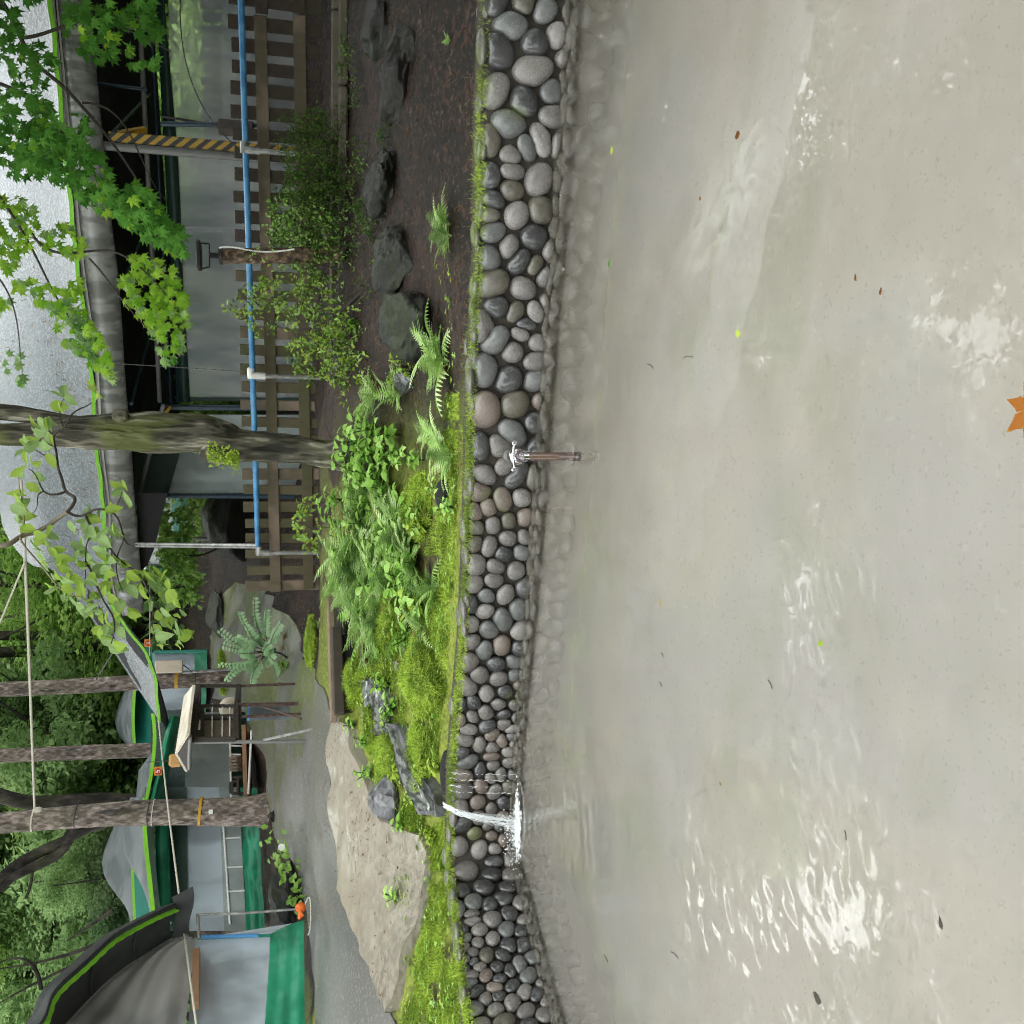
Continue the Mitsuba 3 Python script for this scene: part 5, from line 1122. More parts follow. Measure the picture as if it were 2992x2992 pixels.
LP = [(80, 1280), (70, 1330), (112, 1262), (120, 1310), (60, 1390), (92, 1425), (45, 1440), (72, 1478), (100, 1352), (58, 1462), (150, 1232), (180, 1142), (202, 1162), (272, 1132), (287, 1160), (175, 1190), (140, 1290), (150, 1350), (96, 1240),
      (50, 1520), (90, 1540), (112, 1572), (132, 1592), (160, 1612), (132, 1650), (162, 1680), (190, 1642), (215, 1592), (242, 1532), (270, 1562), (212, 1540), (232, 1602), (252, 1642), (292, 1622), (312, 1590), (282, 1512), (332, 1480), (345, 1432), (352, 1412), (372, 1460),
      (202, 1702), (232, 1722), (262, 1700), (182, 1742), (217, 1762), (247, 1782), (292, 1690), (322, 1682), (362, 1702), (402, 1682), (392, 1722), (352, 1762), (302, 1802), (342, 1790), (252, 1790), (110, 1600), (70, 1555), (145, 1560), (120, 1630), (180, 1600), (170, 1640),
      (422, 1732), (442, 1762), (462, 1722), (482, 1742), (502, 1752), (382, 1792), (402, 1802), (472, 1792), (502, 1772), (522, 1792), (542, 1862), (522, 1882), (452, 1832), (472, 1862), (482, 1882), (340, 1852), (302, 1832), (312, 1862), (352, 1882), (502, 1822), (532, 1852), (432, 1692), (462, 1682), (495, 1700),
      (300, 1660), (330, 1640), (275, 1650), (310, 1720), (280, 1740), (260, 1760), (225, 1690), (150, 1720), (345, 1560), (320, 1550), (300, 1560), (250, 1500), (360, 1640), (380, 1690), (410, 1740), (440, 1700), (520, 1850), (455, 1860), (330, 1760), (290, 1850), (325, 1830), (200, 1660), (240, 1660), (85, 1500), (60, 1490), (90, 1300), (130, 1245), (100, 1400), (205, 1730), (270, 1780), (230, 1620), (305, 1610)]
DOG = {(k, mk): plyd(o[:2], mk, smooth=True, uv=o[2]) for k, o in enumerate(OV) for mk in ('broad_lime', 'broad_green')}
for i, (x, y) in enumerate(LP):
    for rep in range(2):
        p = P(x + nr.uniform(-10, 10), y + nr.uniform(-10, 10), DD - .0006 * (y - 1500) + nr.uniform(-.1, .1))
        fwd = nrm([nr.uniform(-1, .35), nr.uniform(-.8, .3), nr.uniform(-.9, .15)]); upn = nrm(nr.normal(size=3) * .55 + [-.2, -.55, .75])
        s = nr.uniform(.075, .115); key = key_for(f'{dw}__leaf')
        scene[key] = {**DOG[(int(nr.integers(3)), 'broad_lime' if nr.random() < .5 else 'broad_green')], 'to_world': M4(leafR(fwd, upn), p - fwd * s * .5, s)}
tr = P(-140, 1640, DD); base = np.array([tr[0] - 1.2, 9.4, hz(tr[0] - 1.2, 9.4)])
put('limb', tube(spline([tr + [0, 0, 0], tr + [-.2, .6, .25], tr + [-.9, 2.2, .7]], 12), np.linspace(.018, .05, 12), 8), 'pale_twig', dw, smooth=60)
high_crown(dw, tr + [-.4, 1.4, 2.2], 1.7, (1, 4), 2, .8)

# ------------------------------------------------------------------ the maple hanging in from the upper right
mpl = thing('maple_tree', 'maple with layered star-shaped leaves hanging in from the upper right before the pavilion', 'tree')
ZONES = [([(-60, -40), (60, -40), (300, -40), (440, -40), (462, 60), (522, 120), (515, 165), (470, 215), (390, 190), (300, 185), (200, 150), (120, 290), (170, 330), (240, 330), (300, 480), (270, 560), (200, 500), (120, 520), (-60, 520)], 760, 'maple_green', (4.3, 5.3)),
         ([(120, 330), (170, 420), (290, 440), (330, 540), (420, 540), (480, 620), (525, 660), (545, 760), (460, 720), (330, 640), (200, 570), (60, 470)], 420, 'maple_green', (4.4, 5.2)),
         ([(-60, 540), (60, 580), (180, 640), (240, 690), (235, 900), (300, 1000), (330, 1110), (250, 1060), (180, 1000), (130, 900), (60, 860), (-60, 960)], 420, 'maple_lime', (5.0, 5.9)),
         ([(335, 800), (380, 740), (470, 760), (525, 800), (545, 880), (560, 985), (520, 1050), (480, 1010), (430, 960), (360, 880)], 230, 'maple_lime', (5.0, 5.6)),
         ([(420, 930), (470, 1010), (540, 1000), (530, 1060), (460, 1060)], 22, 'maple_glossy', (5.2, 5.5)), ([(0, 1010), (60, 1040), (70, 1130), (10, 1120)], 12, 'maple_glossy', (5.3, 5.6)), ([(190, 880), (290, 1000), (340, 1125), (280, 1080), (200, 1010)], 80, 'maple_glossy', (5.2, 5.6))]
MAP = {(k, mk): plyd(m, mk) for k, m in enumerate(MP_) for mk in ('maple_green', 'maple_lime', 'maple_glossy')}
nleaf, extra = 0, {}
cand = []
for zone, n, mk, (d0_, d1_) in ZONES:
    pg = Polygon(zone).buffer(0); x0, y0, x1, y1 = pg.bounds; c = 0
    while c < n:
        x, y = nr.uniform(x0, x1), nr.uniform(y0, y1)
        if not pg.contains(Point(x, y)): continue
        if meshkit.fbm(np.array([x / 70., y / 70., n]), 2) < .36: continue
        c += 1; cand.append((x, y, nr.uniform(d0_, d1_), mk if nr.random() < .82 else ('maple_glossy' if mk == 'maple_lime' else 'maple_lime' if nr.random() < .3 else 'maple_green')))
cand.sort(key=lambda t_: t_[2])
for i, (x, y, d, mk) in enumerate(cand):
    p = P(x, y, d); k = int(nr.integers(4))
    fwd = nrm([nr.uniform(-.9, .5), nr.uniform(-.5, .3), -.55 + nr.uniform(-.4, .3)]); upn = nrm(nr.normal(size=3) * .38 + [.0, -.75, .55]); s = nr.uniform(.034, .052)
    R = leafR(fwd, upn)
    if i < 300 and x > -20 and y > -20:
        key = key_for(f'{mpl}__leaf'); scene[key] = {**MAP[(k, mk)], 'to_world': M4(R, p, s)}
    else: extra.setdefault((k, mk), []).append((R, p, s))
# the crown goes on unseen above and to the right, thickened for its shade
for i in range(18000):
    a = nr.uniform(0, 6.28); rr = math.sqrt(nr.random()); p = np.array([4.2 + 2.9 * rr * math.cos(a), 5.2 + 3.1 * rr * math.sin(a), 3.2 + nr.choice([-.15, 0, .3, .6, .95, 1.5, 2.1, 2.8]) + nr.normal() * .08 + .2 * (1 - rr)])
    r_ = (p[2] - EYE) / (p[1] * 1.0)
    if p[2] < EYE + .285 * p[1] + .12: continue
    extra.setdefault((int(nr.integers(4)), 'maple_green'), []).append((leafR(rdir(), nrm(nr.normal(size=3) * .35 + [0, -.1, 1])), p, nr.uniform(.09, .14)))
for mk in ('maple_green', 'maple_lime', 'maple_glossy'):
    mb = MB()
    for (k, m_), it in extra.items():
        if m_ == mk: mb.add(*scatter(MP_[k], it)[:2])
    put('foliage', mb, mk, mpl, kind='stuff')
for pts, r0 in (([(-80, -60), (60, 110), (110, 190), (170, 240), (230, 300), (330, 420), (470, 640), (540, 740)], .013), ([(-80, 200), (40, 260), (130, 310), (200, 420), (330, 560), (430, 640)], .010), ([(-80, 480), (30, 620), (110, 760), (160, 860), (260, 1010), (320, 1100)], .009),
                ([(60, 110), (150, 90), (260, 60), (400, 100), (500, 150)], .009), ([(90, 680), (190, 740), (330, 735), (430, 800), (510, 900), (545, 970)], .008), ([(260, 755), (300, 800), (360, 880), (430, 960), (500, 1040)], .006), ([(-60, 760), (40, 900), (60, 1040), (70, 1110)], .006), ([(240, 300), (330, 330), (430, 500), (490, 590)], .006)):
    q = [P(x, y, 4.95 + .0005 * y) for x, y in pts]; put('branch', tube(spline(q, 40), np.linspace(r0, r0 * .25, 40), 6), 'twig', mpl, smooth=60)
put('trunk', tube(spline([[4.9, 5.1, hz(4.9, 5.1) - .1], [4.75, 5.1, 2.0], [4.2, 5.15, 3.2], [3.2, 5.2, 3.9]], 20), np.linspace(.14, .05, 20), 12, True, .1), 'dark_bark', mpl, smooth=60)
for e in ([2.2, 4.6, 3.5], [2.0, 5.6, 3.9], [3.0, 4.2, 3.6], [4.6, 4.0, 3.7]): put('limb', tube(spline([[4.2, 5.15, 3.2], [(4.2 + e[0]) / 2, (5.15 + e[1]) / 2, 3.6], e], 10), np.linspace(.05, .015, 10), 8), 'dark_bark', mpl, smooth=60)

# tall trees added round the pool outside the picture to shade the place and leave the sky open over the water
for k, (x, y, h, r) in enumerate(((-9.5, 4, 11, 3.4), (-9, -3, 11, 3.6), (-4, -9, 12, 3.8), (3.5, -9.5, 12, 3.8), (9, -3.5, 11, 3.6), (10, 3, 11, 3.4), (9.5, 9, 10, 3.2))):
    wood_tree(x, y, h, r, (0, 1, 3)[k % 3], 0, label=f'tall shade tree added outside the picture, ' + ('left of the tents', 'left of the pool', 'behind the pool on the left', 'behind the pool on the right', 'right of the pool', 'right of the maple', 'right of the pavilion')[k], low=.12, crowns=4)
# ------------------------------------------------------------------ boulders on the bank
ROCKS = []      # (surface points, normals) of things that moss and plants can sit on
def boulder(px, py, wpx, hpx, deep, seed, label, mk='mossy_rock', name='boulder', sink=.25, rough=.35, rz=0.0, flat=0, lift=0.0, cat='boulder'):
    g = TG(px + hpx * .5 * (1 - sink), py); d = g[1] + .05; s_ = d / 2768
    r = np.array([wpx * s_ / 2, deep / 2, hpx * s_ / 2 * 1.15])
    c = P(px, py, d + deep * .25) + [0, 0, lift]
    v, f = rock(c, r, seed, rough, 4, rotz(rz), flat=flat)
    k = put(name, (v, f), mk, None, label, cat, smooth=38)
    ROCKS.append((v, f)); return c, r
boulder(1175, 200, 330, 150, 1.0, 3, 'broad flat dark boulder set in the bare soil at the far right', 'earth_rock', sink=.85, rough=.7)
boulder(1120, 40, 240, 110, .8, 14, 'dark slab-sided boulder at the right edge of the bank', 'earth_rock', sink=.85, rough=.7)
boulder(1140, 560, 210, 120, .7, 5, 'brown earthy boulder in the dark hollow under the shrubs', 'earth_rock', sink=.75, rough=.8)
boulder(1165, 770, 230, 130, .8, 7, 'mossy boulder with pale lichen beside the log post', sink=.6, rough=.8)
boulder(1205, 950, 230, 165, .8, 9, 'large dark green mossy boulder left of the lichen boulder', 'mossy_rock', sink=.5, rough=.7)
boulder(1190, 1112, 90, 70, .3, 12, 'small bluish wet stone between the ferns', 'wet_rock', sink=.4)
boulder(1040, 1330, 110, 70, .3, 16, 'small mossy stone at the foot of the crooked tree', sink=.4)
pyr = boulder(1130, 2345, 165, 105, .42, 22, 'dark pointed wet rock standing beside the small waterfall', 'wet_rock', sink=.3, rough=.25)
boulder(845, 2610, 190, 100, .7, 25, 'grey mossy rock under the green tent skirt with a vine over it', sink=.4)
boulder(798, 2385, 40, 26, .25, 27, 'small brown stone at the foot of the nearest pine', 'mossy_rock', 'stone', cat='stone')
boulder(1160, 1945, 36, 30, .15, 28, 'pinkish bare stone in the seedlings beside the stream', 'apron_concrete', 'stone', cat='stone')
boulder(690, 1500, 300, 170, 1.2, 31, 'dark mossy rock face behind the open left end of the fence', sink=.5)
boulder(640, 1790, 150, 60, .8, 33, 'low grey rock on the brown slope beyond the path', sink=.5)
# moss-covered mounds
def mound(px, py, wpx, hpx, deep, seed, label, sink=.6, mk='moss', rough=.8, rz=0.0):
    return boulder(px, py, wpx, hpx, deep, seed, label, mk, 'mossy_mound', sink, rough, rz, 0, 0, 'mossy rock')
MOUNDS = []
def mnd(*a, **k): mound(*a, **k); MOUNDS.append(ROCKS[-1])
mnd(1262, 1975, 250, 130, .7, 41, 'big rounded moss-covered rock left of the tall ferns')
mnd(1235, 1490, 210, 95, .40, 43, 'long moss-covered ledge above a dark hollow among the ferns')
mnd(1050, 2000, 150, 80, .50, 45, 'moss-covered rock beside the bamboo length')
mnd(1175, 1800, 250, 120, .6, 46, 'moss and dry grass hummock below the tall ferns')
mnd(1105, 2115, 200, 70, .35, 47, 'moss-covered bank at the head of the little stream')
mnd(1245, 2195, 290, 90, .5, 49, 'moss-covered ledge along the right side of the stream lip')
mnd(1150, 2225, 260, 75, .45, 50, 'mossy strip dividing the two threads of the stream')
mnd(1225, 2395, 190, 75, .30, 51, 'mossy knob with small leaves beside the dark pointed rock')
mnd(1190, 1690, 120, 80, .35, 52, 'mossy lump under the fern tips')
mnd(660, 1960, 130, 40, .5, 53, 'mossy hump on the path by the far tent', sink=.5)
mnd(915, 1905, 190, 30, .5, 55, 'mossy block edge where the fence ends', sink=.4)
# moss fuzz: blades on every mound, along the wall top and over the lower bank
fz = np.random.default_rng(77)
tri = (np.array([(0, -.10, 0), (0, .10, 0), (1, 0, 0)], float), np.array([(0, 1, 2)]))
blades = []
for v, f in MOUNDS:
    m = trimesh.Trimesh(v, f, process=False); n = int(min(14000, 4500 + m.area * 14000))
    p, fi = trimesh.sample.sample_surface(m, n, seed=5); nn = m.face_normals[fi]
    for i in range(n):
        if nn[i][1] > .5: continue
        d = nrm(nn[i] + fz.normal(size=3) * .55 + [0, 0, .15]); blades.append((leafR(d, rdir(fz)), p[i], fz.uniform(.016, .040)))
def bank_pts(n, zone, jitter=0):
    pg = Polygon(zone); x0, y0, x1, y1 = pg.bounds; out = []
    while len(out) < n:
        x, y = fz.uniform(x0, x1), fz.uniform(y0, y1)
        if pg.contains(Point(x, y)): out.append((x, y))
    return out
for i in range(40000):                                    # the mossy lip of the wall
    s = fz.uniform(.3, WLEN - .1); u = s / WLEN; b = WS(s)
    if fz.random() > np.interp(u, [0, .22, .34, .5, .75, 1], [.25, .40, .85, 1, 1, .85]): continue
    if meshkit.noise(np.array([s * 4., off * 9, 0])) < .24: continue
    off = abs(fz.normal()) * .12 - .05; h = float(WT(s)) - (max(0, -off) * .8 if off < 0 else 0) - (.02 if off > 0 else .0)
    y = b[1] + .05 + off
    z = hz(b[0], y) if off > .16 else h + .02
    blades.append((leafR(nrm([fz.normal() * .4, -.35 + fz.normal() * .4, .8]), rdir(fz)), np.array([b[0] + fz.normal() * .01, y, z]), fz.uniform(.010, .028)))
GZONE = [[(1310, 1150), (1345, 1150), (1330, 1650), (1300, 2050), (1285, 2250), (1230, 2180), (1200, 2000), (1200, 1750), (1280, 1500)], [(1180, 2992), (1365, 2992), (1330, 2800), (1310, 2600), (1262, 2590), (1235, 2740)], [(1040, 1850), (1180, 1850), (1200, 2250), (1110, 2300), (1080, 2150)], [(1230, 2400), (1315, 2400), (1310, 2600), (1270, 2600)]]
for zone, n in zip(GZONE, (22000, 14000, 11000, 6000)):
    for x, y in bank_pts(n, zone):
        if meshkit.noise(np.array([x / 40., y / 40., 0])) < .26: continue
        p = TG(x, y); blades.append((leafR(nrm(fz.normal(size=3) * .5 + [0, -.1, .9]), rdir(fz)), p, fz.uniform(.014, .034)))
v, f, _ = scatter(tri, blades)
put('moss_carpet', (v, f), 'moss_blade', None, 'bright yellow-green moss covering the wall top, mounds and lower bank', 'moss', kind='stuff')
# seedlings and creepers among the moss
ro = MB()
for a in range(4):
    b, fcs, _ = OVS[a % 2]; q = b @ (rotz(a * 1.62 + .2) @ rotv([0, 1, 0], -.25)).T * .5; ro.add(q, fcs)
ro = ro.m()
herb = {'herb_green': [], 'lime_leaf': []}
HZ = [([(1300, 1150), (1340, 1150), (1340, 1560), (1290, 1560)], 260), ([(1180, 1730), (1310, 1730), (1310, 1900), (1180, 1900)], 170), ([(1080, 1900), (1180, 1900), (1200, 2060), (1090, 2060)], 260), ([(1130, 2030), (1290, 2080), (1290, 2260), (1180, 2260)], 330), ([(1090, 2190), (1190, 2250), (1200, 2330), (1110, 2330)], 80),
      ([(1130, 2290), (1210, 2290), (1290, 2480), (1230, 2480)], 150), ([(1200, 2640), (1330, 2640), (1365, 2992), (1195, 2992)], 260), ([(1255, 2500), (1310, 2480), (1310, 2640), (1275, 2640)], 60), ([(1300, 1560), (1345, 1560), (1330, 1900), (1290, 1900)], 150), ([(1260, 1750), (1330, 1700), (1310, 2010), (1240, 1990)], 60), ([(1300, 700), (1335, 700), (1340, 1150), (1310, 1150)], 60), ([(1150, 2560), (1210, 2560), (1215, 2660), (1160, 2660)], 26), ([(900, 1760), (960, 1760), (955, 1900), (890, 1880)], 60)]
for zone, n in HZ:
    for x, y in bank_pts(n, zone):
        if meshkit.noise(np.array([x / 30., y / 30., 5])) < .30: continue
        p = TG(x, y, fz.uniform(.01, .05)); herb['lime_leaf' if fz.random() < .35 else 'herb_green'].append((rotz(fz.uniform(0, 6.28)) @ rotv(rdir(fz), fz.uniform(0, .5)), p, fz.uniform(.022, .045)))
for v, f in MOUNDS:
    m = trimesh.Trimesh(v, f, process=False); p, fi = trimesh.sample.sample_surface(m, 150, seed=9); nn = m.face_normals[fi]
    for i in range(150):
        if nn[i][2] > -.1 and nn[i][1] < .5 and meshkit.noise(p[i] * 9) > .45: herb['lime_leaf' if fz.random() < .4 else 'herb_green'].append((rotz(fz.uniform(0, 6.28)) @ rotv(rdir(fz), fz.uniform(0, .6)), p[i] + nn[i] * .02, fz.uniform(.022, .042)))
for mk, it in herb.items():
    put('seedlings', scatter(ro, it)[:2], mk, None, 'small ' + ('lime green' if mk == 'lime_leaf' else 'fresh green') + ' seedlings and creepers growing through the moss', 'ground cover', kind='stuff')
# fallen needles and leaf litter on the bare soil
lit = []
for i in range(3500):
    x, y = fz.uniform(-.5, 4.0), fz.uniform(4.5, 8.2)
    if y < wall_front(x) + .22: continue
    lit.append((leafR(nrm([fz.normal(), fz.normal(), .1]), [0, 0, 1]), np.array([x, y, hz(x, y) + .006]), fz.uniform(.010, .028)))
for x, y in bank_pts(240, [(640, 1760), (900, 1850), (960, 2100), (990, 2500), (1150, 2960), (1230, 2600), (1100, 2250), (900, 2500), (780, 2300)]):
    p = TG(x, y, .02); p[2] += .05 if x > 990 else 0
    lit.append((leafR(nrm([fz.normal(), fz.normal(), .1]), [0, 0, 1]), p, fz.uniform(.012, .04)))
put('leaf_litter', scatter(OVS[1], lit)[:2], 'dead_leaf', None, 'brown needles and leaf litter scattered over the bare soil and the path', 'leaf litter', kind='stuff')

# ------------------------------------------------------------------ ferns, frond by frond
FRD = {}
def fernplant(px, py, size, n, seed, label, group=None, mk='fern_green', p=None, face=None):
    g = np.random.default_rng(seed); t = thing('fern', label, 'fern', group); p = TG(px, py) if p is None else p
    a0 = g.uniform(0, 6.28)
    for i in range(n):
        a = a0 + i * 2.399 + g.uniform(-.3, .3)
        if face is not None: a = face + (i / max(1, n - 1) - .5) * 5.2 + g.uniform(-.5, .5)
        elev = g.uniform(.3, 1.25); k = int(g.integers(len(FR)))
        mk = ('fern_green', 'fern_green', 'fern_pale', 'fern_pale', 'fern_deep')[int(g.integers(5))]
        if g.random() < .04: mk = 'straw_leaf'
        if (k, mk) not in FRD: FRD[(k, mk)] = plyd(FR[k], mk)
        R = rotz(a) @ rotv([0, 1, 0], -elev)
        key = key_for(f'{t}__frond'); scene[key] = {**FRD[(k, mk)], 'to_world': M4(R, p + [0, 0, .01], size * g.uniform(.75, 1.15))}
def FMASS(x, y):
    a = 'nearest the crooked tree' if y < 1490 else 'right of the fern mass middle' if y < 1580 else 'in the fern mass middle' if y < 1650 else 'left of the fern mass middle' if y < 1710 else 'next to the plank'
    return f"light green arching fern {a}, {'top' if x < 1050 else 'upper' if x < 1090 else 'middle' if x < 1120 else 'lower' if x < 1170 else 'bottom'} row"
MASS = [(1120, 1420), (1150, 1480), (1090, 1500), (1170, 1550), (1200, 1600), (1090, 1600), (1130, 1640), (1190, 1680), (1100, 1720), (1140, 1760), (1070, 1800), (1160, 1820), (1080, 1450), (1190, 1500), (1060, 1560), (1060, 1660), (1040, 1740), (1220, 1640), (1110, 1850), (1050, 1610), (1160, 1700), (1020, 1700), (1010, 1620), (1200, 1560), (1085, 1680)]
MASS = MASS + [(x + 18, y + 34) for x, y in MASS[:22]]
for i, (x, y) in enumerate(MASS): fernplant(x + (i * 37 % 31) - 15, y, .23 + .035 * (i % 4), 10, 300 + i, FMASS(x, y), FMASS(x, y) + ' group', face=-math.pi / 2)
for x, y, s, n, lab in ((1315, 1060, .36, 9, 'bright fern on the soil below the dark mossy boulder'), (1290, 1010, .30, 7, 'smaller fern tucked against the dark mossy boulder'), (1325, 655, .22, 7, 'small vivid fern alone on the bare brown soil'), (1328, 690, .20, 6, 'little fern just left of the lone one on the brown soil'),
                        (1300, 1285, .24, 8, 'fern between the crooked tree and the water spout'), (1330, 1330, .22, 7, 'low fern on the wall top above the water spout'), (1265, 1265, .22, 6, 'slender fern above the wall, right of the spout'), (1330, 120, .07, 4, 'tiny lime fern sprout on the bare soil at the far right'),
                        (1180, 1150, .28, 8, 'dark fern under the leafy shrub beside the bluish stone'), (1120, 1160, .30, 8, 'shaded fern against the timber edging'), (1285, 1720, .26, 8, 'small fern above the wall below the fern mass'), (1250, 1830, .22, 8, 'fine pale fern in the dry grass hummock')):
    fernplant(x, y, s, n, int(x * 7 + y), lab)
# broad-leaved herbs
def herbplant(px, py, h, n, leaf, seed, label, group=None, mks=('herb_green',), p=None, mesh=0, spread=.6):
    g = np.random.default_rng(seed); t = thing('leafy_herb', label, 'plant', group); p = TG(px, py) if p is None else p
    st_m, lf = MB(), {m: [] for m in mks}
    for i in range(n):
        a = g.uniform(0, 6.28); tip = p + np.array([math.cos(a) * spread * h * g.uniform(.2, 1), math.sin(a) * spread * h * g.uniform(.2, 1) - .12 * h, h * g.uniform(.5, 1.05)])
        c = spline([p, (p + tip) / 2 + [0, 0, .1 * h], tip], 6); st_m.tube(c, .0028, 4, False)
        for u in (.45, .7, 1.0):
            q = c[int(u * 5)]
            for s in (0, math.pi):
                b = a + s + u * 3; d = np.array([math.cos(b), math.sin(b) - .35, -.1 + g.uniform(-.3, .2)])
                lf[mks[int(g.integers(len(mks)))]].append((leafR(d, nrm(np.array([0, -.25, 1]) + g.normal(size=3) * .25)), q, leaf * g.uniform(.6, 1.15)))
    put('stem', st_m, 'shrub_green', t, kind='stuff')
    for m in mks:
        if lf[m]: put('leaves', scatter(OV[mesh], lf[m])[:2], m, t, smooth=True, kind='stuff')
HL = [(1085, 1250, .26), (1100, 1395, .26), (1065, 1330, .28), (1130, 1270, .22), (1075, 1470, .26), (1120, 1440, .2), (1010, 1590, .2), (1120, 1590, .24), (1170, 1480, .2), (1150, 1530, .2), (1130, 1660, .2), (1180, 1700, .2), (1060, 1530, .24), (1185, 1640, .2), (1100, 1690, .24), (1030, 1290, .22), (1060, 1250, .25), (1090, 1300, .24), (1020, 1370, .22), (1050, 1400, .26), (1000, 1350, .20), (1110, 1350, .2), (1080, 1420, .22), (1040, 1480, .2), (960, 1460, .2), (975, 1540, .2), (1150, 1330, .2)]
def HLAB(x, y):
    side = next(n for lim, n in ((1265, 'just right of the crooked tree foot'), (1320, 'in front of the crooked tree foot, right side'), (1360, 'in front of the crooked tree foot'), (1400, 'in front of the crooked tree foot, left side'), (1450, 'just left of the crooked tree foot'), (1500, 'above the mossy ledge'), (1560, 'in the right half of the ferns'), (1620, 'in the middle of the ferns'), (1670, 'left of the fern middle'), (9999, 'among the leftmost ferns')) if y < lim)
    return f"soft-leaved herb {side}, {'upper' if x < 1035 else 'middle' if x < 1090 else 'lower' if x < 1140 else 'lowest'} row"
for i, (x, y, h) in enumerate(HL): herbplant(x + 40, y, h, 5, .075, 500 + i, HLAB(x, y), 'group: ' + HLAB(x, y), ('herb_green',), mesh=i % 3)
for i, (x, y, h, l, lab) in enumerate(((1245, 1345, .18, .06, 'tall-stemmed herb with drooping leaves right of the mossy ledge'), (1255, 1480, .16, .055, 'herb growing out of the mossy ledge over the hollow'), (1210, 1720, .20, .075, 'large-leaved herb at the right of the dry grass hummock'), (1250, 1770, .22, .075, 'large lime-leaved herb just above the wall by the hummock'), (1215, 1860, .15, .06, 'small-leaved herb on top of the dry grass hummock'),
        (1255, 1545, .15, .05, 'herb at the left mouth of the dark hollow'), (1330, 1480, .12, .045, 'low herb hanging over the wall left of the spout'), (1300, 1420, .12, .045, 'pale herb rooted in the hollow above the spout'), (1140, 2000, .12, .05, 'round-leaved herb beside the pinkish stone'), (1165, 2065, .13, .06, 'large-leaved herb between the moss mound and the stream'), (1085, 2170, .11, .05, 'herb clump on the stream bank below the plank'), (1090, 2255, .13, .05, 'bushy herb clump at the right edge of the pale apron'), (1190, 2420, .11, .055, 'herb leaning over the left side of the waterfall lip'), (1010, 1860, .12, .05, 'herb at the right end of the wooden plank'), (1170, 2620, .09, .045, 'green weeds growing in the pit of the pale apron'), (1040, 2120, .10, .045, 'thin herb drooping under the wooden plank'))):
    herbplant(x, y, h, 5, l, 540 + i, lab, None, ('herb_green', 'lime_leaf') if i in (3, 5, 7) else ('herb_green',), mesh=i % 3)
# vine over the rock by the tent skirt
vine = thing('round_leaf_vine', 'vine with round green leaves trailing over the grey rock beside the tents', 'vine')
vp = [P(x, y, 9.3 - (x - 790) * .006) for x, y in [(790, 2430), (805, 2470), (830, 2520), (850, 2560), (868, 2590), (880, 2620), (862, 2640)]]; vc = spline(vp, 40)
put('stem', tube(vc, .005, 5), 'shrub_green', vine, smooth=True)
vl = [(leafR(nrm([nr.normal(), -.6, nr.normal() * .6]), nrm([nr.normal() * .4, -.7, .7])), vc[int(nr.integers(40))] + nr.normal(size=3) * [.05, .03, .05] + [0, -.05, .02], nr.uniform(.05, .085)) for _ in range(70)]
put('leaves', scatter(OV[2], vl)[:2], 'herb_green', vine, smooth=True)
dsc = put('drain_cap', tube([P(823, 2475, 9.0), P(823, 2476, 8.97)], [.032, .03], 18), 'white_plastic', None, 'small round white cap among the vine leaves', 'cap', smooth=50)
# shrubs before the fence
def shrub(boxes, n, leaf, label, mks, stems, seed, mesh=0, name='shrub'):
    g = np.random.default_rng(seed); t = thing(name, label, 'shrub'); st_m, lf = MB(), {m: [] for m in mks}
    for pts, r in stems: st_m.tube(spline([P(*q) for q in pts], 14), np.linspace(r, r * .3, 14), 6)
    ends = []
    for (x0, y0, x1, y1, d0_, d1_, w) in boxes:
        k = int(n * w)
        for c in range(max(6, k // 26)):
            c0 = P(g.uniform(x0, x1), g.uniform(y0, y1), g.uniform(d0_, d1_)); d = nrm(g.normal(size=3) + [0, -.3, -.2]); L = g.uniform(.10, .24)
            tw = spline([c0, c0 + d * L * .5 + [0, 0, .02], c0 + d * L - [0, 0, .03]], 5); st_m.tube(tw, .0018, 3, False)
            for j in range(26):
                q = tw[int(g.integers(5))] + g.normal(size=3) * .016
                lf[mks[int(g.integers(len(mks)))]].append((leafR(nrm(d + g.normal(size=3) * .8), nrm(g.normal(size=3) * .5 + [0, -.4, .8])), q, leaf * g.uniform(.6, 1.2)))
    put('stems', st_m, 'twig', t, kind='stuff')
    for m in mks: put('leaves', scatter(OVS[mesh], lf[m])[:2], m, t, kind='stuff')
shrub([(830, 320, 1000, 600, 7.15, 7.6, .6), (870, 430, 1010, 640, 7.0, 7.5, .4)], 5200, .026, 'dense dark small-leaved shrub before the fence right of the log post', ('shrub_green',), [([(1050, 560, 7.2), (980, 520, 7.3), (880, 470, 7.4)], .012), ([(1050, 560, 7.2), (970, 590, 7.2), (850, 560, 7.3)], .01)], 61)
shrub([(790, 600, 990, 800, 7.0, 7.5, .55), (820, 560, 960, 700, 7.2, 7.6, .45)], 3000, .030, 'medium green shrub growing around the log post', ('shrub_green', 'herb_green'), [([(1080, 790, 6.9), (960, 780, 7.2), (800, 690, 7.4)], .012)], 62)
shrub([(740, 800, 1000, 1000, 7.0, 7.6, .34), (860, 900, 1060, 1080, 6.8, 7.3, .36), (930, 1000, 1110, 1130, 6.6, 7.1, .22), (690, 860, 780, 920, 7.2, 7.5, .06)], 3600, .036, 'sparse long-branched shrub with pale narrow leaves before the fence and the crooked tree', ('herb_green', 'lime_leaf', 'shrub_green'), [([(1060, 850, 6.7), (960, 890, 7.0), (850, 860, 7.2), (760, 900, 7.4)], .012), ([(1060, 850, 6.7), (980, 920, 6.9), (900, 960, 7.1), (700, 850, 7.4)], .011), ([(1070, 860, 6.6), (1010, 960, 6.8), (1080, 1040, 6.7)], .008), ([(760, 900, 7.4), (720, 870, 7.4), (690, 875, 7.4)], .005)], 63, 1)
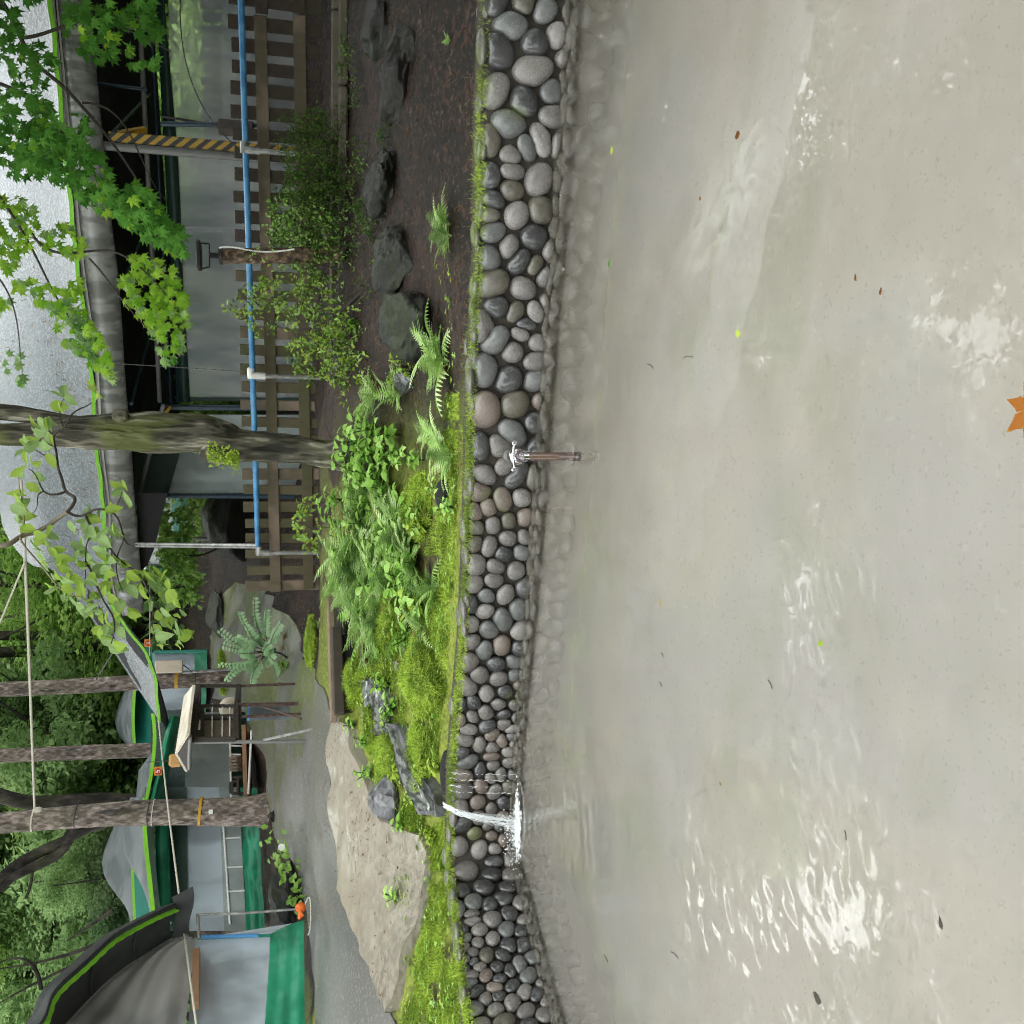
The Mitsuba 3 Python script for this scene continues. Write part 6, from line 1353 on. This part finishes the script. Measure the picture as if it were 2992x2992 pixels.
shrub([(1120, 320, 1200, 450, 6.0, 6.4, 1.0)], 1300, .020, 'low bright-tipped shrub on the bare bank in front of the flat dark boulder', ('shrub_green', 'maple_green'), [([(1200, 400, 6.0), (1150, 380, 6.2)], .006)], 64)
shrub([(1140, 990, 1250, 1110, 5.9, 6.4, 1.0)], 1000, .026, 'pale green straggling shrub above the bluish stone', ('lime_leaf', 'herb_green'), [([(1240, 1100, 5.9), (1160, 1040, 6.2)], .005)], 65, 1)
shrub([(460, 1490, 560, 1740, 13.0, 14.0, 1.0)], 2400, .085, 'pale leafy bush hanging before the grey and teal tarp screen', ('herb_green', 'fern_green'), [([(640, 1600, 13.5), (540, 1620, 13.5), (480, 1560, 13.5)], .02)], 66)
shrub([(860, 1480, 940, 1600, 8.3, 8.8, 1.0)], 260, .05, 'wispy plant with paired leaves poking through the fence rails at the left', ('herb_green', 'lime_leaf'), [([(960, 1560, 8.5), (900, 1540, 8.6), (850, 1500, 8.6)], .005)], 67)
shrub([(1030, 430, 1110, 760, 6.5, 7.0, .5), (1080, 640, 1180, 900, 6.2, 6.7, .3), (1010, 60, 1060, 330, 6.7, 7.0, .2)], 2600, .024, 'dark creeping undershrub spreading over the shaded soil and rocks below the timber', ('shrub_green', 'shrub_green', 'fern_deep'), [([(1150, 700, 6.4), (1090, 620, 6.7), (1050, 500, 6.9)], .007)], 68)
# the sapling with feather leaves by the path
sap = thing('pinnate_sapling', 'young sapling with pale feather-shaped leaves beside the path left of the fence', 'sapling')
sb = TG(842, 1925); SM, SL = MB(), []
for i, (x, y) in enumerate(((640, 1840), (650, 1885), (640, 1940), (700, 1790), (720, 1830), (660, 1990), (720, 1960), (735, 2000), (760, 1850), (780, 1780), (745, 1745), (790, 1880), (800, 1930), (815, 1990), (770, 1940), (690, 1860), (700, 1910), (820, 1820))):
    d = sb[1] - .1 + nr.uniform(-.3, .3); tip = P(x, y, d); root = P(800 + nr.uniform(-12, 8), 1905 + nr.uniform(-12, 12), sb[1])
    c = spline([root, root * .55 + tip * .45 + [nr.normal() * .03, 0, .06 + nr.uniform(-.03, .04)], tip], 12); SM.tube(c, np.linspace(.006, .002, 12), 4, False)
    for j in range(9):
        u = .42 + .58 * (j + .5) / 9; q = c[min(10, int(u * 11))] + (c[min(11, int(u * 11) + 1)] - c[min(10, int(u * 11))]) * (u * 11 % 1); ax_ = nrm(c[-1] - c[6])
        for s in (-1, 1):
            sd = nrm(np.cross(ax_, [0, -.6, .8])) * s
            SL.append((leafR(nrm(sd + ax_ * .35 + [0, 0, -.25]), nrm([nr.normal() * .2, -.5, .8])), q, nr.uniform(.075, .11) * (1.1 - .4 * u)))
SM.tube(spline([sb, P(830, 1915, sb[1]), P(800, 1905, sb[1])], 8), .011, 6)
put('stems', SM, 'twig', sap); put('leaflets', scatter(OVS[0], SL)[:2], 'sapling_leaf', sap, kind='stuff')
herbplant(0, 0, .14, 6, .06, 71, 'dark-leaved clump at the right foot of the sapling', None, ('herb_green',), p=TG(845, 1945))
yl = thing('fallen_yellow_leaves', 'two yellow fallen leaves on the moss below the sapling', 'leaves')
put('leaf', scatter(OV[0], [(leafR([1, .2, .3], [0, -.5, 1]), TG(838, 1868, .01), .07), (leafR([-.4, .5, .5], [0, -.5, 1]), TG(834, 1890, .012), .06)])[:2], 'yellow_leaf', yl)

# ------------------------------------------------------------------ plank bridge, bamboo and pipe ends beside the stream
pk = thing('wooden_plank', 'long brown wooden plank bridging the dark gap above the stream', 'plank')
put('board', beam(P(966, 1765, 7.25), P(976, 2098, 6.75), .20, .05, (0, 0, 1), .008), 'plank_wood', pk)
put('board', beam(P(984, 1835, 7.0), P(992, 2088, 6.68), .06, .075, (0, 0, 1), .008), 'dark_wood', pk)
vd = thing('culvert', 'painted shade of the culvert opening under the wooden plank', 'culvert')
put('throat_shade', patch([PP([(992, 1850, 7.0), (992, 2086, 6.76)]), PP([(1040, 1870, 6.95), (1050, 2080, 6.72)])], 8, 4), 'black_void', vd)  # black sheet standing in for the shade inside the opening
bb = put('bamboo_length', tube(plin([P(1058, 1828, 6.55), P(1064, 1935, 6.35)], 8), .024, 12), 'fence_green', None, 'pale green bamboo length lying across the stream head', 'bamboo', smooth=50)
for y in (1868, 1900): pass
hc_ = put('block_pipe', MB().tube([P(1085, 1865, 6.4), P(1085, 1866, 6.36)], [.02, .02], 12), 'black_void', None, 'small dark hole in the block beside the bamboo', 'hole')
dg = [(leafR(nrm([nr.normal() * .5, -.6, nr.normal() * .5]), [0, -.3, 1]), TG(1130 + nr.uniform(-50, 60), 1830 + nr.uniform(-60, 60), .03), nr.uniform(.06, .16)) for _ in range(130)]
put('dry_grass', scatter((np.array([(0, -.012, 0), (0, .012, 0), (.5, .008, .03), (1, 0, -.06), (.5, -.008, .03)], float), np.array([(0, 1, 2), (0, 2, 4), (4, 2, 3)])), dg)[:2], 'roof_cream', None, 'tuft of dry straw-coloured grass on the hummock below the ferns', 'dry grass', kind='stuff')
# black ellipsoids standing in for the shade of hollows under the bank edge
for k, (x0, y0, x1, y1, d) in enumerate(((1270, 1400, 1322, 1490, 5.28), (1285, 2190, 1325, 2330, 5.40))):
    t = thing('bank_hollow', ('painted shade of the hollow under the mossy ledge above the wall', 'painted shade of the undercut beside the waterfall lip')[k], 'hollow')
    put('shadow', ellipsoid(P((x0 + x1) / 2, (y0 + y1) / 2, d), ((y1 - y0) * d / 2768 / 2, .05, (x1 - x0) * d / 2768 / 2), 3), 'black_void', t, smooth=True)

# ------------------------------------------------------------------ the stream and its fall
def wsheet(poly, lift, seed):
    v, f = draped([TG(*p)[:2] for p in poly], .02, lift, .04, .0, seed)
    v[:, 2] += .012 * (meshkit.fbm(v * [30, 18, 0] + seed, 3) - .5); return v, f
stm = thing('stream', 'shallow rippling stream running down wet rock between moss banks', 'stream')
put('bed', draped([TG(*p)[:2] for p in [(1075, 1975), (1080, 2120), (1110, 2150), (1150, 2140), (1155, 2040), (1140, 1990)]], .04, .035, .06, .02, 2), 'wet_rock', stm, smooth=60)
put('pool', wsheet([(1080, 1985), (1085, 2118), (1112, 2140), (1146, 2130), (1150, 2045), (1135, 1995)], .055, 1), 'stream_water', stm, smooth=60)
put('thread', wsheet([(1172, 2118), (1190, 2124), (1236, 2228), (1290, 2318), (1306, 2368), (1278, 2366), (1228, 2282), (1205, 2200)], .10, 5), 'stream_water', stm, smooth=60)
put('bed', draped([TG(*p)[:2] for p in [(1166, 2112), (1196, 2116), (1243, 2225), (1300, 2312), (1314, 2385), (1268, 2378), (1220, 2288), (1196, 2205)]], .04, .075, .1, .03, 6), 'wet_rock', stm, smooth=60)
for i, (x, y, h, lab) in enumerate(((1200, 2170, .10, 'small herb overhanging the upper stream thread'), (1262, 2268, .10, 'small herb overhanging the lower stream thread from the right'), (1228, 2330, .10, 'small herb between the stream lip and the pointed rock'), (1150, 2110, .09, 'small herb at the outlet of the stream head pool'), (1078, 2050, .09, 'small herb under the left end of the plank by the stream head'), (1178, 2250, .10, 'lime herb on the mossy strip above the stream thread'), (1292, 2240, .09, 'lime herb hanging over the wall right of the waterfall'), (1282, 2440, .10, 'lime herb hanging over the wall left of the waterfall'), (1140, 1990, .10, 'lime herb at the right bank of the stream head pool'))):
    herbplant(x, y, h, 5, .04, 800 + i, lab, None, ('lime_leaf',) if i > 4 else ('herb_green', 'lime_leaf'), mesh=i % 3)
wf = thing('waterfall', 'thin white waterfall splashing from the mossy lip into the pool', 'waterfall')
wr = np.random.default_rng(12)
lip0 = P(1288, 2335, 5.06); foot = G(1500, 2395); foot[1] = 4.98
lip_pts = [P(1292, y, 5.08) for y in np.linspace(2320, 2372, 30)]
strands, drops = MB(), MB()
for i in range(24):
    u = .35 + .4 * wr.beta(1.6, 1.6); a = P(1288 + 14 * u, 2318 + 55 * u, 5.10); b = G(1498, 2362 + 30 * u + wr.normal() * 7); b[1] = 4.96 + wr.normal() * .03
    c = spline([a, a * .75 + b * .25 + [0, -.03, .035], a * .4 + b * .6 + [0, -.03, .035], b], 16); c += wr.normal(size=(16, 3)) * .003
    strands.tube(c, np.abs(wr.uniform(.0006, .0021) * (1 + .5 * np.sin(np.linspace(0, 9, 16) + i))), 5)
put('veil', strands, 'water_veil', wf, smooth=True, kind='stuff')
for i, y in enumerate((2252, 2270, 2290, 2306)):
    a = P(1318, y + 4, 5.11); b = G(1492, y); b[1] = 5.06
    for t in np.sort(wr.random(34)):
        q = a * (1 - t) + b * t; q[2] = a[2] * (1 - t ** 1.6)
        k = wr.uniform(.0007, .0019); drops.ell(q + wr.normal(size=3) * .0022, (k, k, k * wr.uniform(1.5, 8)), 1)
for i in range(200):
    a = wr.uniform(0, 6.28); r = abs(wr.normal()) * .06; drops.ell(np.array([foot[0] + r * math.cos(a) * 1.9 - .05, 4.95 + r * math.sin(a) * .7, abs(wr.normal()) * .035 + .004]), np.full(3, wr.uniform(.0016, .0042)), 1)
put('drops', drops, 'water_veil', wf, smooth=True, kind='stuff')
fm = MB()
for i in range(300):
    x, y = foot[0] + .0 + wr.normal() * .085, 4.965 + wr.normal() * .03; k = wr.uniform(.003, .013) * math.exp(-abs(x - foot[0]) / .3)
    fm.ell((x, y, .002), (k * 1.6, k, k * .7), 1)
put('splash_foam', fm, 'water_veil', wf, smooth=True, kind='stuff')
# ------------------------------------------------------------------ things floating on the pool
def floater(px, py, kind, label, s=.05, a=0.0, mk='dead_leaf', cat='leaf', mesh=None):
    p = G(px, py, .004); m = mesh if mesh is not None else OVS[1]
    R = rotz(a); v = np.array(m[0]) * [1, 1, .4]; v = v - [.4, 0, v[:, 2].mean()]
    put(kind, (v @ R.T * s + p, m[1]), mk, None, label, cat, smooth=False)
floater(2982, 1222, 'maple_leaf', 'yellow-brown maple leaf floating at the near edge of the pool', .075, 2.0, 'yellow_leaf', mesh=MP_[1])
for px, py, s, a, mk, lab in ((2156, 395, .045, 1.4, 'dead_leaf', 'orange-brown needle leaf floating near the pale scuffed patch'), (2046, 580, .025, 1.4, 'dead_leaf', 'tiny brown needle floating left of the pale scuffed patch'), (1788, 440, .06, 1.2, 'lime_leaf', 'narrow yellow-green leaf floating at the upper right of the pool'), (1780, 770, .05, 1.5, 'maple_green', 'small green leaf floating straight out from the log post'),
        (2157, 975, .045, 1.3, 'lime_leaf', 'pale lime leaf stalk floating in mid pool'), (2398, 1880, .03, 1.9, 'lime_leaf', 'little yellow twin leaf near the middle of the ripples'), (1930, 1762, .025, .4, 'yellow_leaf', 'yellow leaf speck floating left of the spout'), (2500, 812, .02, .5, 'dead_leaf', 'brown leaf fragment at the right of the near water'), (2573, 853, .018, .0, 'dead_leaf', 'round brown seed husk on the near water'), (2390, 2917, .05, 1.6, 'twig', 'dark sliver of bark floating at the left'), (2105, 2290, .02, 1.5, 'dead_leaf', 'orange leaf sliver before the waterfall'), (2750, 2700, .025, .6, 'twig', 'black crumb floating among the left ripples')):
    floater(px, py, 'floating_leaf', lab, s, a, mk)
for i, (px, py, L, a) in enumerate(((2010, 1045, .07, 1.45), (1900, 1070, .06, 1.2), (1970, 2790, .06, 1.7), (1770, 2800, .05, 1.5), (2250, 2000, .03, .9), (2470, 2440, .02, .3), (1935, 1915, .02, 1.0), (1930, 2000, .02, .8))):
    p = G(px, py, .003); d = np.array([math.cos(a), math.sin(a), 0]) * L / 2; put('floating_twig', tube(spline([p - d, p + [.004, 0, 0], p + d], 6), .0014, 5), 'twig', None, ('thin dark twig floating in the middle distance, right of centre', 'hair-thin twig floating close to the spout side', 'dark twig floating at the far left near the wall', 'fine twig floating beside the left cobbles', 'short twig floating left of centre', 'tiny black crumb twig in the left ripples', 'tiny twig floating out from the fern mass', 'tiny curved twig floating out from the moss mound')[i], 'twig')
for i, (px, py) in enumerate(((1832, 17), (1758, 105), (1836, 222), (1948, 310), (1942, 350), (1718, 636), (1671, 655), (1648, 786))):
    p = G(px, py, 0.0); hb = trimesh.creation.icosphere(subdivisions=2); k = .011 if i not in (0, 6) else .006
    put('bubble', (hb.vertices * [k, k, k * .8] + p + [0, 0, .002], np.array(hb.faces)), 'bubble_film', None, ('clear bubble farthest right, close to the cobble wall', 'small clear bubble second from the right edge', 'clear bubble off the dark shiny cobbles', 'right one of a pair of bubbles farther out from the wall', 'left one of a pair of bubbles farther out from the wall', 'clear bubble off the wall below the log post', 'tiny bubble just right of the one below the log post', 'clear bubble nearest the spout, close to the wall')[i], 'bubble', None, smooth=True)

# brown needles and twigs lodged on the silver roof
rl = []
for i in range(900):
    c = ((30, 20), (36, 12), (44, 26), (50, 14), (33, 6))[int(fz.integers(5))]
    j = int(np.clip(c[0] + fz.normal() * 3.2, 0, roof_g.shape[1] - 1)); q = int(np.clip(c[1] + fz.normal() * 3.0, 1, roof_g.shape[0] - 1))
    u = fz.random(); p = roof_g[q, j] * u + roof_g[q - 1, min(j + 1, roof_g.shape[1] - 1)] * (1 - u)
    rl.append((leafR(rdir(fz), [0, -.5, .8]), p + [0, -.012, .012], fz.uniform(.03, .09)))
put('roof_litter', scatter((np.array([(0, -.05, 0), (0, .05, 0), (1, 0, .02)], float), np.array([(0, 1, 2)])), rl)[:2], 'dead_leaf', pav, kind='stuff')
